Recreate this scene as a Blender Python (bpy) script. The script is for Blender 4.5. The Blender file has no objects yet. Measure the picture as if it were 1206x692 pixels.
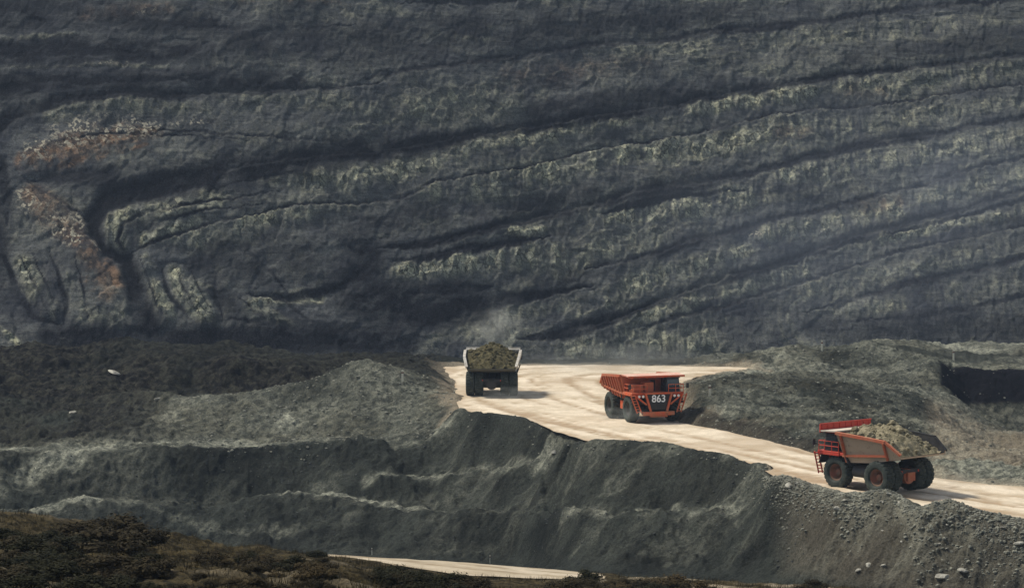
import bpy, bmesh, math, random
import numpy as np
from mathutils import Vector, Matrix
from mathutils.geometry import delaunay_2d_cdt

random.seed(7)
RNG = np.random.default_rng(7)
scene = bpy.context.scene
COL = scene.collection

# ------------------------------------------------------------------ camera
F = 3161.0                    # focal length in photo pixels (photo 1206 x 692)
CX, CY = 603.0, 346.0
TANP = 182.0 / F              # pitch: the level line lies at row 164
PITCH = math.atan(TANP)
CZ = 36.8                     # camera height above the haul road
cp, sp = math.cos(PITCH), math.sin(PITCH)


def ray(px, py):
    u = (px - CX) / F
    v = (CY - py) / F
    return np.array([u, cp + v * sp, -sp + v * cp])


def P(px, py, Y):
    d = ray(px, py)
    t = Y / d[1]
    return (t * d[0], Y, CZ + t * d[2])


def PZ(px, py, z):
    d = ray(px, py)
    t = (z - CZ) / d[2]
    return (t * d[0], t * d[1], z)


def project(X, Y, Z):
    zc = Y * cp - (Z - CZ) * sp
    yc = Y * sp + (Z - CZ) * cp
    return CX + F * X / zc, CY - F * yc / zc


cam = bpy.data.cameras.new('camera')
cam.sensor_width = 36.0
cam.lens = 36.0 * F / 1206.0
cam.clip_start = 1.0
cam.clip_end = 20000.0
camo = bpy.data.objects.new('camera', cam)
camo.location = (0, 0, CZ)
camo.rotation_euler = (math.radians(90) - PITCH, 0, 0)
COL.objects.link(camo)
scene.camera = camo

# ------------------------------------------------------------------ noise


def _hash(ix, iy, seed):
    h = (ix.astype(np.int64) * 374761393 + iy.astype(np.int64) * 668265263 + seed * 974711) & 0xFFFFFFFF
    h = ((h ^ (h >> 13)) * 1274126177) & 0xFFFFFFFF
    h = (h ^ (h >> 16)) & 0xFFFFFFFF
    return h.astype(np.float64) / 4294967295.0


def vnoise(x, y, seed=0):
    x = np.asarray(x, dtype=np.float64)
    y = np.asarray(y, dtype=np.float64)
    ix, iy = np.floor(x), np.floor(y)
    fx, fy = x - ix, y - iy
    fx = fx * fx * fx * (fx * (fx * 6 - 15) + 10)
    fy = fy * fy * fy * (fy * (fy * 6 - 15) + 10)
    ix = ix.astype(np.int64)
    iy = iy.astype(np.int64)
    a = _hash(ix, iy, seed)
    b = _hash(ix + 1, iy, seed)
    c = _hash(ix, iy + 1, seed)
    d = _hash(ix + 1, iy + 1, seed)
    return (a + (b - a) * fx) * (1 - fy) + (c + (d - c) * fx) * fy - 0.5     # -0.5 .. 0.5


def fbm(x, y, seed=0, octs=4, gain=0.5):
    s, a = 0.0, 1.0
    for o in range(octs):
        ca, sa = math.cos(0.6 * o + 0.3), math.sin(0.6 * o + 0.3)
        s = s + a * vnoise((x * ca - y * sa) * 2 ** o, (x * sa + y * ca) * 2 ** o, seed + o * 17)
        a *= gain
    return s


def sstep(e0, e1, x):
    t = np.clip((x - e0) / (e1 - e0), 0, 1)
    return t * t * (3 - 2 * t)


def seg_dist(px, py, line):
    """distance in px to a polyline [(x, y, w)], and the interpolated w there"""
    best = np.full(px.shape, 1e9)
    wid = np.zeros(px.shape)
    for a, b in zip(line[:-1], line[1:]):
        dx, dy = b[0] - a[0], b[1] - a[1]
        L2 = dx * dx + dy * dy + 1e-9
        t = np.clip(((px - a[0]) * dx + (py - a[1]) * dy) / L2, 0, 1)
        d = np.hypot(px - (a[0] + t * dx), py - (a[1] + t * dy))
        m = d < best
        best = np.where(m, d, best)
        if len(a) > 2:
            wid = np.where(m, a[2] + t * (b[2] - a[2]), wid)
    return best, wid


# ------------------------------------------------------------------ object helpers
def tag(o, label=None, cat=None, group=None, kind=None):
    if label:
        o['label'] = label
    if cat:
        o['category'] = cat
    if group:
        o['group'] = group
    if kind:
        o['kind'] = kind
    return o


def link_mesh(name, me, mat=None, parent=None):
    o = bpy.data.objects.new(name, me)
    COL.objects.link(o)
    if mat is not None and len(me.materials) == 0:
        me.materials.append(mat)
    if parent is not None:
        o.parent = parent
    return o


def empty(name, loc, rz=0.0):
    o = bpy.data.objects.new(name, None)
    COL.objects.link(o)
    o.location = loc
    o.rotation_euler = (0, 0, rz)
    return o


def grid_mesh(name, X, Y, Z, attrs, mask=None, smooth=True):
    """mesh from a 2-D vertex grid; mask (rows-1, cols-1) chooses the faces kept"""
    R, C = X.shape
    idx = np.arange(R * C).reshape(R, C)
    q = np.stack([idx[:-1, :-1], idx[:-1, 1:], idx[1:, 1:], idx[1:, :-1]], axis=-1)
    q = q.reshape(-1, 4) if mask is None else q[mask]
    used = np.unique(q)
    remap = np.full(R * C, -1, dtype=np.int64)
    remap[used] = np.arange(len(used))
    q = remap[q]
    co = np.stack([X.ravel()[used], Y.ravel()[used], Z.ravel()[used]], axis=-1).astype(np.float32)
    me = bpy.data.meshes.new(name)
    me.vertices.add(len(co))
    me.vertices.foreach_set('co', co.ravel())
    n = len(q)
    me.loops.add(n * 4)
    me.loops.foreach_set('vertex_index', q.ravel().astype(np.int32))
    me.polygons.add(n)
    me.polygons.foreach_set('loop_start', (np.arange(n) * 4).astype(np.int32))
    me.polygons.foreach_set('loop_total', np.full(n, 4, dtype=np.int32))
    if smooth:
        me.polygons.foreach_set('use_smooth', np.ones(n, dtype=bool))
    for k, a in attrs.items():
        at = me.attributes.new(k, 'FLOAT', 'POINT')
        at.data.foreach_set('value', a.ravel()[used].astype(np.float32))
    me.update(calc_edges=True)
    return me


class MB:
    """collects shapes; build() links them as ONE mesh object"""

    def __init__(self):
        self.v, self.f = [], []

    def add(self, vs, fs):
        o = len(self.v)
        self.v += [tuple(p) for p in vs]
        self.f += [tuple(i + o for i in f) for f in fs]

    def hexa(self, b, t):
        self.add(list(b) + list(t), [(3, 2, 1, 0), (4, 5, 6, 7), (0, 1, 5, 4), (1, 2, 6, 5), (2, 3, 7, 6), (3, 0, 4, 7)])

    def box(self, x0, x1, y0, y1, z0, z1):
        self.hexa([(x0, y0, z0), (x1, y0, z0), (x1, y1, z0), (x0, y1, z0)],
                  [(x0, y0, z1), (x1, y0, z1), (x1, y1, z1), (x0, y1, z1)])

    def bar(self, a, b, w, h=None):
        a, b = Vector(a), Vector(b)
        h = h or w
        d = (b - a).normalized()
        up = Vector((0, 0, 1)) if abs(d.z) < 0.95 else Vector((0, 1, 0))
        s = d.cross(up).normalized()
        u = s.cross(d).normalized()
        c = [(-w / 2, -h / 2), (w / 2, -h / 2), (w / 2, h / 2), (-w / 2, h / 2)]
        self.hexa([a + s * x + u * y for x, y in c], [b + s * x + u * y for x, y in c])

    def tube(self, a, b, r, n=12, r2=None):
        a, b = Vector(a), Vector(b)
        r2 = r if r2 is None else r2
        d = (b - a).normalized()
        up = Vector((0, 0, 1)) if abs(d.z) < 0.95 else Vector((0, 1, 0))
        s = d.cross(up).normalized()
        u = s.cross(d).normalized()
        vs = []
        for p, rr in ((a, r), (b, r2)):
            for i in range(n):
                t = 2 * math.pi * i / n
                vs.append(p + s * rr * math.cos(t) + u * rr * math.sin(t))
        fs = [(i, (i + 1) % n, n + (i + 1) % n, n + i) for i in range(n)]
        fs += [tuple(range(n - 1, -1, -1)), tuple(range(n, 2 * n))]
        self.add(vs, fs)

    def lathe_x(self, prof, n=40, c=(0, 0, 0), fn=None):
        """revolve (x, r) about the x axis; fn(i, j, r) may change the radius"""
        vs, fs = [], []
        m = len(prof)
        for i in range(n):
            t = 2 * math.pi * i / n
            for j, (x, r) in enumerate(prof):
                rr = fn(i, j, r) if fn else r
                vs.append((c[0] + x, c[1] + rr * math.cos(t), c[2] + rr * math.sin(t)))
        for i in range(n):
            k = (i + 1) % n
            for j in range(m - 1):
                fs.append((i * m + j, i * m + j + 1, k * m + j + 1, k * m + j))
        self.add(vs, fs)

    def plate(self, pts, th):
        """a polygon given by 3-D points, thickened along its normal"""
        a, b, c = Vector(pts[0]), Vector(pts[1]), Vector(pts[2])
        nn = (b - a).cross(c - a).normalized() * th
        n = len(pts)
        vs = [Vector(p) for p in pts] + [Vector(p) + nn for p in pts]
        fs = [tuple(range(n - 1, -1, -1)), tuple(range(n, 2 * n))]
        fs += [(i, (i + 1) % n, n + (i + 1) % n, n + i) for i in range(n)]
        self.add(vs, fs)

    def mesh(self, name, smooth=False):
        me = bpy.data.meshes.new(name)
        me.from_pydata(self.v, [], self.f)
        bm = bmesh.new()
        bm.from_mesh(me)
        bmesh.ops.recalc_face_normals(bm, faces=bm.faces)
        bm.to_mesh(me)
        bm.free()
        if smooth:
            me.polygons.foreach_set('use_smooth', np.ones(len(me.polygons), dtype=bool))
        me.update()
        return me

    def build(self, name, mat, parent=None, smooth=False, bevel=0.0):
        o = link_mesh(name, self.mesh(name, smooth), mat, parent)
        if bevel:
            b = o.modifiers.new('bevel', 'BEVEL')
            b.width = bevel
            b.segments = 2
            b.limit_method = 'ANGLE'
        return o


# ------------------------------------------------------------------ materials
def new_mat(name):
    m = bpy.data.materials.new(name)
    m.use_nodes = True
    nt = m.node_tree
    nt.nodes.clear()
    out = nt.nodes.new('ShaderNodeOutputMaterial')
    b = nt.nodes.new('ShaderNodeBsdfPrincipled')
    nt.links.new(b.outputs[0], out.inputs['Surface'])
    b.inputs['Specular IOR Level'].default_value = 0.25
    b.inputs['Roughness'].default_value = 0.9
    return m, nt, b


class NT:
    def __init__(self, nt):
        self.nt = nt

    def n(self, t, **kw):
        x = self.nt.nodes.new(t)
        for k, v in kw.items():
            setattr(x, k, v)
        return x

    def _in(self, sock, v):
        if hasattr(v, 'links'):
            self.nt.links.new(v, sock)
        elif isinstance(v, tuple) and len(v) == 3 and sock.type == 'RGBA':
            sock.default_value = (*v, 1)
        else:
            sock.default_value = v

    def attr(self, name):
        return self.n('ShaderNodeAttribute', attribute_name=name).outputs['Fac']

    def coord(self, which='Object'):
        return self.n('ShaderNodeTexCoord').outputs[which]

    def mapping(self, vec, scale=(1, 1, 1), rot=(0, 0, 0)):
        m = self.n('ShaderNodeMapping')
        self._in(m.inputs['Vector'], vec)
        m.inputs['Scale'].default_value = scale
        m.inputs['Rotation'].default_value = rot
        return m.outputs[0]

    def noise(self, vec, scale, detail=5.0, rough=0.6, dist=0.0):
        x = self.n('ShaderNodeTexNoise')
        self._in(x.inputs['Vector'], vec)
        x.inputs['Scale'].default_value = scale
        x.inputs['Detail'].default_value = detail
        x.inputs['Roughness'].default_value = rough
        x.inputs['Distortion'].default_value = dist
        return x.outputs['Fac']

    def voronoi(self, vec, scale, out='Distance'):
        x = self.n('ShaderNodeTexVoronoi')
        self._in(x.inputs['Vector'], vec)
        x.inputs['Scale'].default_value = scale
        return x.outputs[out]

    def ramp(self, fac, a, b, lo=0.0, hi=1.0):
        x = self.n('ShaderNodeMapRange', interpolation_type='SMOOTHSTEP')
        self._in(x.inputs['Value'], fac)
        x.inputs['From Min'].default_value = a
        x.inputs['From Max'].default_value = b
        x.inputs['To Min'].default_value = lo
        x.inputs['To Max'].default_value = hi
        return x.outputs[0]

    def math(self, op, a, b=0.0, clamp=False):
        x = self.n('ShaderNodeMath', operation=op, use_clamp=clamp)
        self._in(x.inputs[0], a)
        self._in(x.inputs[1], b)
        return x.outputs[0]

    def mix(self, fac, a, b):
        x = self.n('ShaderNodeMix', data_type='RGBA')
        self._in(x.inputs['Factor'], fac)
        self._in(x.inputs['A'], a) if False else self._in(x.inputs[6], a)
        self._in(x.inputs[7], b)
        return x.outputs[2]

    def mul(self, col, fac):
        x = self.n('ShaderNodeMix', data_type='RGBA', blend_type='MULTIPLY')
        x.inputs['Factor'].default_value = 1.0
        self._in(x.inputs[6], col)
        self._in(x.inputs[7], fac)
        return x.outputs[2]

    def bump(self, h, strength, dist):
        x = self.n('ShaderNodeBump')
        self._in(x.inputs['Height'], h)
        x.inputs['Strength'].default_value = strength
        x.inputs['Distance'].default_value = dist
        return x.outputs[0]


# --- rock of the pit wall: attributes coal / pale / rust / chalk hold the rock layers; pale also holds some painted haze
def mat_wall():
    m, nt, b = new_mat('layered_rock')
    b.inputs['Specular IOR Level'].default_value = 0.04
    N = NT(nt)
    co = N.coord()
    wob = N.n('ShaderNodeVectorMath', operation='ADD')
    nz = N.n('ShaderNodeTexNoise')
    nt.links.new(co, nz.inputs['Vector'])
    nz.inputs['Scale'].default_value = 0.7
    nz.inputs['Detail'].default_value = 4
    sc = N.n('ShaderNodeVectorMath', operation='SCALE')
    nt.links.new(nz.outputs['Color'], sc.inputs[0])
    sc.inputs['Scale'].default_value = 1.3
    nt.links.new(co, wob.inputs[0])
    nt.links.new(sc.outputs[0], wob.inputs[1])
    cw = wob.outputs[0]

    def cells(vec, scale, out, feature='F1'):
        x = N.n('ShaderNodeTexVoronoi', feature=feature)
        nt.links.new(vec, x.inputs['Vector'])
        x.inputs['Scale'].default_value = scale
        return x.outputs[out]

    tall = N.mapping(cw, (1.0, 0.8, 0.42))
    blk = N.n('ShaderNodeSeparateColor')
    nt.links.new(cells(tall, 0.62, 'Color'), blk.inputs[0])
    blk2 = N.n('ShaderNodeSeparateColor')
    nt.links.new(cells(N.mapping(cw, (1, 1, .7)), 1.7, 'Color'), blk2.inputs[0])
    crack = N.ramp(cells(tall, 0.62, 'Distance', 'DISTANCE_TO_EDGE'), 0.0, 0.10)
    crack2 = N.ramp(cells(N.mapping(cw, (1, 1, .7)), 1.7, 'Distance', 'DISTANCE_TO_EDGE'), 0.0, 0.12)
    n1 = N.noise(co, 0.09, 7, 0.65)
    n3 = N.noise(N.mapping(co, (0.22, 0.5, 1.9), (0, math.radians(10), 0)), 0.7, 7, 0.7)   # bedding
    n5 = N.noise(co, 3.2, 6, 0.8)
    base = N.mix(N.ramp(n1, 0.35, 0.65), (0.046, 0.049, 0.056), (0.108, 0.112, 0.108))
    base = N.mix(N.math('MULTIPLY', N.ramp(n3, 0.45, 0.60), 0.7), base, (0.034, 0.036, 0.042))
    n4 = N.noise(N.mapping(co, (1, 1, 0.6)), 0.22, 5, 0.7)
    bright = N.math('ADD', N.math('MULTIPLY', blk.outputs[0], 0.6), N.math('MULTIPLY', blk2.outputs[0], 0.4))
    pa = N.mix(N.ramp(bright, 0.25, 0.85), (0.20, 0.205, 0.148), (0.52, 0.505, 0.34))
    pb = N.mix(N.ramp(bright, 0.25, 0.85), (0.15, 0.158, 0.125), (0.36, 0.36, 0.27))
    pale = N.mix(N.ramp(n4, 0.40, 0.60), pb, pa)
    pale = N.mix(N.math('MULTIPLY', N.ramp(n3, 0.50, 0.64), 0.55), pale, (0.085, 0.088, 0.080))
    pm = N.math('MULTIPLY', N.attr('pale'), N.ramp(blk.outputs[1], 0.0, 0.5, 0.6, 1.05), True)
    c = N.mix(pm, base, pale)
    rust = N.mix(N.ramp(bright, 0.3, 0.8), (0.075, 0.050, 0.034), (0.27, 0.165, 0.095))
    c = N.mix(N.math('MULTIPLY', N.attr('rust'), N.ramp(n1, 0.3, 0.6, 0.5, 1.0), True), c, rust)
    c = N.mix(N.math('MULTIPLY', N.attr('chalk'), N.ramp(N.math('ADD', N.math('MULTIPLY', blk2.outputs[2], 0.5), N.math('MULTIPLY', n5, 0.5)), 0.56, 0.68), True), c, (0.46, 0.42, 0.31))
    coal = N.mix(N.ramp(n5, 0.42, 0.70), (0.005, 0.0055, 0.008), (0.026, 0.027, 0.032))
    c = N.mix(N.attr('coal'), c, coal)
    c = N.mul(c, N.mix(N.ramp(n5, 0.33, 0.67), (0.55, 0.55, 0.55), (1.4, 1.4, 1.4)))
    ck = N.math('MULTIPLY', N.ramp(crack, 0, 1, 0.5, 1.0), N.ramp(crack2, 0, 1, 0.7, 1.0))
    ck = N.ramp(N.math('MULTIPLY', N.math('SUBTRACT', 1.0, ck), N.math('ADD', N.attr('pale'), 0.18), True), 0.0, 1.0, 1.0, 0.0)
    c = N.mul(c, ck)
    nt.links.new(c, b.inputs['Base Color'])
    h = N.math('ADD', N.math('MULTIPLY', blk.outputs[2], 0.9), N.math('MULTIPLY', blk2.outputs[1], 0.5))
    h = N.math('MULTIPLY', h, N.math('ADD', N.attr('pale'), 0.25))
    h = N.math('ADD', h, N.math('MULTIPLY', n5, 0.5))
    h = N.math('ADD', h, N.math('MULTIPLY', n3, 0.6))
    nt.links.new(N.bump(h, 0.75, 0.55), b.inputs['Normal'])
    b.inputs['Roughness'].default_value = 0.95
    return m


def mat_ground():
    m, nt, b = new_mat('mine_ground')
    b.inputs['Specular IOR Level'].default_value = 0.04
    N = NT(nt)
    co = N.coord()
    n1 = N.noise(co, 0.12, 6, 0.65)
    n2 = N.noise(co, 0.9, 6, 0.65)
    n3 = N.noise(co, 4.0, 4, 0.7)
    dark = N.mix(N.ramp(n1, 0.35, 0.65), (0.013, 0.015, 0.0135), (0.034, 0.038, 0.032))
    pale = N.mix(N.ramp(n2, 0.35, 0.65), (0.15, 0.157, 0.125), (0.30, 0.30, 0.23))
    c = N.mix(N.math('MULTIPLY', N.attr('pale'), N.ramp(n2, 0.28, 0.6, 0.45, 1.0), True), dark, pale)
    warm = N.mix(N.ramp(n2, 0.35, 0.62), (0.014, 0.012, 0.006), (0.072, 0.056, 0.027))
    c = N.mix(N.attr('warm'), c, warm)
    c = N.mix(N.attr('sand'), c, N.mix(n2, (0.36, 0.29, 0.19), (0.52, 0.44, 0.32)))
    c = N.mix(N.attr('coal'), c, N.mix(N.ramp(N.noise(co, 0.55, 6, 0.7), 0.40, 0.66), (0.008, 0.008, 0.009), (0.046, 0.045, 0.034)))
    c = N.mix(N.attr('seam'), c, (0.007, 0.0072, 0.010))
    c = N.mul(c, N.mix(N.ramp(n3, 0.3, 0.72), (0.6, 0.6, 0.6), (1.35, 1.35, 1.35)))
    nt.links.new(c, b.inputs['Base Color'])
    h = N.math('ADD', N.math('MULTIPLY', n2, 0.8), N.math('MULTIPLY', N.noise(co, 3.0, 5, 0.75), 0.6))
    nt.links.new(N.bump(h, 0.9, 0.45), b.inputs['Normal'])
    b.inputs['Roughness'].default_value = 0.95
    return m


def mat_road(name, c0, c1, ctrack):
    m, nt, b = new_mat(name)
    N = NT(nt)
    co = N.coord()
    n1 = N.noise(co, 0.15, 6, 0.6)
    n2 = N.noise(co, 1.4, 5, 0.65)
    c = N.mix(N.ramp(n1, 0.35, 0.65), c0, c1)
    c = N.mix(N.math('MULTIPLY', N.attr('rut'), N.ramp(n2, 0.25, 0.6, 0.5, 1.0), True), c, ctrack)
    c = N.mul(c, N.mix(N.ramp(n2, 0.3, 0.7), (0.86, 0.86, 0.86), (1.08, 1.08, 1.08)))
    nt.links.new(c, b.inputs['Base Color'])
    nt.links.new(N.bump(N.math('ADD', n2, N.noise(co, 5, 3, 0.6)), 0.5, 0.12), b.inputs['Normal'])
    return m


def mat_paint(name, col, dirt=(0.20, 0.16, 0.11), amount=0.5, rough=0.5, metal=0.0):
    m, nt, b = new_mat(name)
    N = NT(nt)
    co = N.coord()
    n1 = N.noise(co, 0.9, 6, 0.65)
    n2 = N.noise(N.mapping(co, (1, 1, 0.25)), 3.0, 5, 0.7)
    d = N.math('MULTIPLY', N.ramp(N.math('ADD', N.math('MULTIPLY', n1, 0.6), N.math('MULTIPLY', n2, 0.4)), 0.40, 0.62), amount)
    geo = N.n('ShaderNodeNewGeometry')
    sep = N.n('ShaderNodeSeparateXYZ')
    nt.links.new(geo.outputs['Normal'], sep.inputs[0])
    d = N.math('ADD', d, N.math('MULTIPLY', N.ramp(sep.outputs[2], 0.5, 0.95), amount * 0.6), True)  # dust settles on level faces
    sz = N.n('ShaderNodeSeparateXYZ')
    nt.links.new(co, sz.inputs[0])
    low = N.math('MULTIPLY', N.ramp(sz.outputs[2], 3.2, 0.6), N.ramp(n1, 0.3, 0.6, 0.3, 1.0))     # road dust thrown up on the lower panels
    d = N.math('ADD', d, N.math('MULTIPLY', low, amount), True)
    c = N.mix(d, col, dirt)
    c = N.mix(N.math('MULTIPLY', N.ramp(N.noise(co, 2.0, 6, 0.75), 0.56, 0.68), 0.5), c, (0.10, 0.055, 0.035))   # rust and grease
    nt.links.new(c, b.inputs['Base Color'])
    nt.links.new(N.ramp(d, 0, 1, rough, 0.95), b.inputs['Roughness'])
    b.inputs['Metallic'].default_value = metal
    nt.links.new(N.bump(n2, 0.25, 0.03), b.inputs['Normal'])
    return m


def mat_plain(name, c0, c1, scale=2.0, rough=0.9, bump=0.4, bdist=0.1):
    m, nt, b = new_mat(name)
    N = NT(nt)
    co = N.coord()
    n = N.noise(co, scale, 6, 0.7)
    nt.links.new(N.mix(N.ramp(n, 0.32, 0.68), c0, c1), b.inputs['Base Color'])
    nt.links.new(N.bump(N.noise(co, scale * 2.5, 5, 0.7), bump, bdist), b.inputs['Normal'])
    b.inputs['Roughness'].default_value = rough
    return m


def mat_leaf(name, c0, c1):
    m, nt, b = new_mat(name)
    N = NT(nt)
    co = N.coord()
    oi = N.n('ShaderNodeObjectInfo')
    n = N.noise(co, 2.2, 4, 0.7)
    f = N.math('ADD', N.math('MULTIPLY', N.ramp(n, 0.3, 0.7), 0.7), N.math('MULTIPLY', oi.outputs['Random'], 0.4), True)
    nt.links.new(N.mix(f, c0, c1), b.inputs['Base Color'])
    b.inputs['Roughness'].default_value = 0.85
    b.inputs['Specular IOR Level'].default_value = 0.08
    return m


def mat_glass():
    m, nt, b = new_mat('cab_glass')
    b.inputs['Base Color'].default_value = (0.02, 0.03, 0.035, 1)
    b.inputs['Roughness'].default_value = 0.12
    b.inputs['Specular IOR Level'].default_value = 0.6
    return m


M_WALL = mat_wall()
M_GROUND = mat_ground()
M_ROAD = mat_road('crushed_stone_road', (0.52, 0.43, 0.30), (0.70, 0.60, 0.45), (0.31, 0.215, 0.12))
M_TRACK = mat_road('sandy_track', (0.36, 0.29, 0.19), (0.50, 0.42, 0.30), (0.25, 0.19, 0.11))
M_ORANGE = mat_paint('orange_red_paint', (0.60, 0.085, 0.024), (0.33, 0.18, 0.10), 0.5)
M_CANOPY = mat_paint('dusty_red_canopy_paint', (0.62, 0.16, 0.09), (0.62, 0.42, 0.32), 0.9, 0.7)
M_RED = mat_paint('red_paint', (0.55, 0.045, 0.025), (0.34, 0.14, 0.09), 0.3)
M_RUST = mat_paint('rusty_orange_paint', (0.42, 0.095, 0.04), (0.36, 0.19, 0.11), 0.5, 0.7)
M_TAN = mat_paint('tan_dusty_paint', (0.42, 0.31, 0.21), (0.44, 0.34, 0.24), 0.6, 0.7)
M_CREAM = mat_paint('cream_dusty_paint', (0.62, 0.55, 0.45), (0.45, 0.38, 0.28), 0.4, 0.7)
M_WHITE = mat_paint('white_paint', (0.68, 0.65, 0.58), (0.30, 0.26, 0.20), 0.6, 0.6)
M_STEEL = mat_paint('dark_steel', (0.030, 0.032, 0.036), (0.10, 0.085, 0.065), 0.35, 0.6, 0.2)
M_OLIVE = mat_paint('olive_grey_paint', (0.085, 0.085, 0.065), (0.16, 0.14, 0.10), 0.5, 0.7)
M_TYRE = mat_plain('dusty_rubber', (0.016, 0.019, 0.019), (0.050, 0.050, 0.044), 1.6, 0.85, 0.3, 0.03)
M_TYREG = mat_plain('greenish_dusty_rubber', (0.017, 0.024, 0.021), (0.055, 0.062, 0.050), 1.6, 0.85, 0.3, 0.03)
M_LAMP = mat_plain('lamp_glass', (0.65, 0.65, 0.6), (0.8, 0.8, 0.75), 3, 0.2, 0.05, 0.01)
M_GLASS = mat_glass()
M_BODY_SHADE = mat_plain('body_shade_black', (0.010, 0.010, 0.011), (0.030, 0.028, 0.025), 1.5, 0.8, 0.3, 0.03)  # near-black colour that paints in the shade inside the dump body
M_LETTER = mat_plain('white_lettering', (0.80, 0.80, 0.78), (0.86, 0.86, 0.85), 3, 0.6, 0.05, 0.01)
M_LOAD = mat_plain('tan_rubble', (0.17, 0.15, 0.085), (0.42, 0.36, 0.23), 1.3, 0.95, 1.0, 0.5)
M_LOADOL = mat_plain('olive_rubble', (0.070, 0.062, 0.028), (0.155, 0.130, 0.062), 1.3, 0.95, 1.0, 0.5)
M_STONE = mat_plain('grey_stone', (0.070, 0.072, 0.058), (0.25, 0.245, 0.19), 0.8, 0.95, 0.6, 0.15)
M_CHALK = mat_plain('pale_stone', (0.20, 0.19, 0.155), (0.42, 0.40, 0.33), 1.2, 0.95, 0.5, 0.15)
M_POST = mat_plain('post_paint', (0.62, 0.58, 0.42), (0.72, 0.68, 0.55), 3, 0.7, 0.1, 0.02)
M_BAND = mat_plain('dark_band', (0.10, 0.03, 0.02), (0.14, 0.05, 0.03), 3, 0.7, 0.1, 0.02)
M_STEM = mat_plain('bark', (0.045, 0.032, 0.022), (0.08, 0.06, 0.04), 4, 0.95, 0.4, 0.03)
M_LEAF = [mat_leaf('dark_leaves', (0.008, 0.009, 0.004), (0.026, 0.025, 0.010)),
          mat_leaf('brown_leaves', (0.013, 0.010, 0.005), (0.042, 0.033, 0.015)),
          mat_leaf('olive_leaves', (0.020, 0.016, 0.007), (0.070, 0.050, 0.022))]
M_GRASS = mat_leaf('dry_grass_blades', (0.022, 0.017, 0.008), (0.100, 0.078, 0.037))

# ------------------------------------------------------------------ terrain: surveyed break lines
TL = []


def line(pts, ext=(False, False), step=2.5):
    """pts: world points; densified, optionally carried on sideways beyond the view"""
    pts = [Vector(p) for p in pts]
    if ext[0]:
        p = pts[0]
        pts.insert(0, Vector((-0.42 * p.y, p.y, p.z)))
    if ext[1]:
        p = pts[-1]
        pts.append(Vector((0.42 * p.y, p.y, p.z)))
    out = []
    for a, b in zip(pts[:-1], pts[1:]):
        n = max(1, int((b - a).length / step))
        for i in range(n):
            out.append(a.lerp(b, i / n))
    out.append(pts[-1])
    TL.extend(out)


def LP(*pts, ext=(False, False)):
    line([P(*p) for p in pts], ext)


def LW(Y, z, px0=-60, px1=1290):
    line([((px - CX) / F * Y, Y, z) for px in (px0, (px0 + px1) / 2, px1)], (True, True), 12)


E2 = (True, True)
# near hillside
for Y, z in ((5, 34.5), (40, 28.5), (70, 24)):
    LW(Y, z)
LP((-60, 715, 95), (300, 722, 95), (600, 726, 105), (900, 735, 120), (1290, 740, 130), ext=E2)
LP((-60, 650, 125), (100, 655, 128), (300, 672, 135), (450, 685, 145), (620, 692, 160), (800, 690, 165), (1000, 706, 165), (1290, 716, 165), ext=E2)
LP((-60, 602, 158), (0, 608, 158), (60, 612, 162), (130, 616, 166), (200, 628, 172), (330, 642, 182), ext=(True, False))
LP((340, 649, 188), (419, 651, 190), (459, 654, 191), (524, 658, 193), (600, 664, 194), (680, 671, 195), (800, 676, 195),
   (950, 684, 195), (1100, 695, 195), (1290, 706, 195), ext=(False, True))
LP((340, 653.5, 185), (419, 657, 186), (474, 667, 182), (536, 677, 179), (600, 680, 180), (680, 683, 182), (740, 684, 184))
LW(237, -14)
LW(250, -15)
# foot of the spoil bank
TOE = [(-60, 640, 340), (0, 640, 341), (200, 642, 345), (300, 645, 345), (420, 648, 340), (500, 650, 333), (600, 655, 326),
       (680, 658, 306), (720, 660, 300), (780, 662, 297), (815, 664, 293), (850, 668, 290), (890, 672, 285), (930, 676, 279),
       (1000, 682, 269), (1100, 690, 259), (1206, 698, 257), (1290, 704, 254)]
LP(*TOE, ext=E2)
line([(a, b - 6, c - 0.4) for a, b, c in (P(*p) for p in TOE if p[0] < 950)], (True, False))
# lower bench of the spoil bank: back and front edge
CB = [(-60, 603, 352, 347), (0, 600, 352, 346), (100, 592, 356, 350), (200, 588, 358, 352), (300, 590, 358, 352), (420, 592, 353, 347.5),
      (460, 593, 350, 344.5), (500, 595, 347, 341), (600, 600, 337, 331), (680, 603, 317, 312), (720, 612, 311, 306), (780, 604, 309, 304), (815, 612, 305, 300),
      (850, 608, 301, 297.5), (890, 606, 295, 292.5)]
line([P(a, b, c) for a, b, c, d in CB], (True, False))
line([P(a, b + 1, d) for a, b, c, d in CB], (True, False))
# middle track on the bank face
B1 = [(440, 561, 356.5), (500, 553, 354.5), (560, 549, 351.5), (640, 542, 341), (700, 540, 330)]
line([P(*p) for p in B1])
line([P(a, b + 2, c - 3) for a, b, c in B1])
# upper bench on the left
T1 = [(-60, 531, 361), (0, 530, 361), (100, 528, 363), (200, 527, 363), (300, 525, 365), (370, 521, 366), (450, 520, 362), (540, 518, 360)]
line([P(*p) for p in T1], (True, False))
line([P(a, b - 8, c + 8) for a, b, c in T1[:-1]], (True, False))
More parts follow.
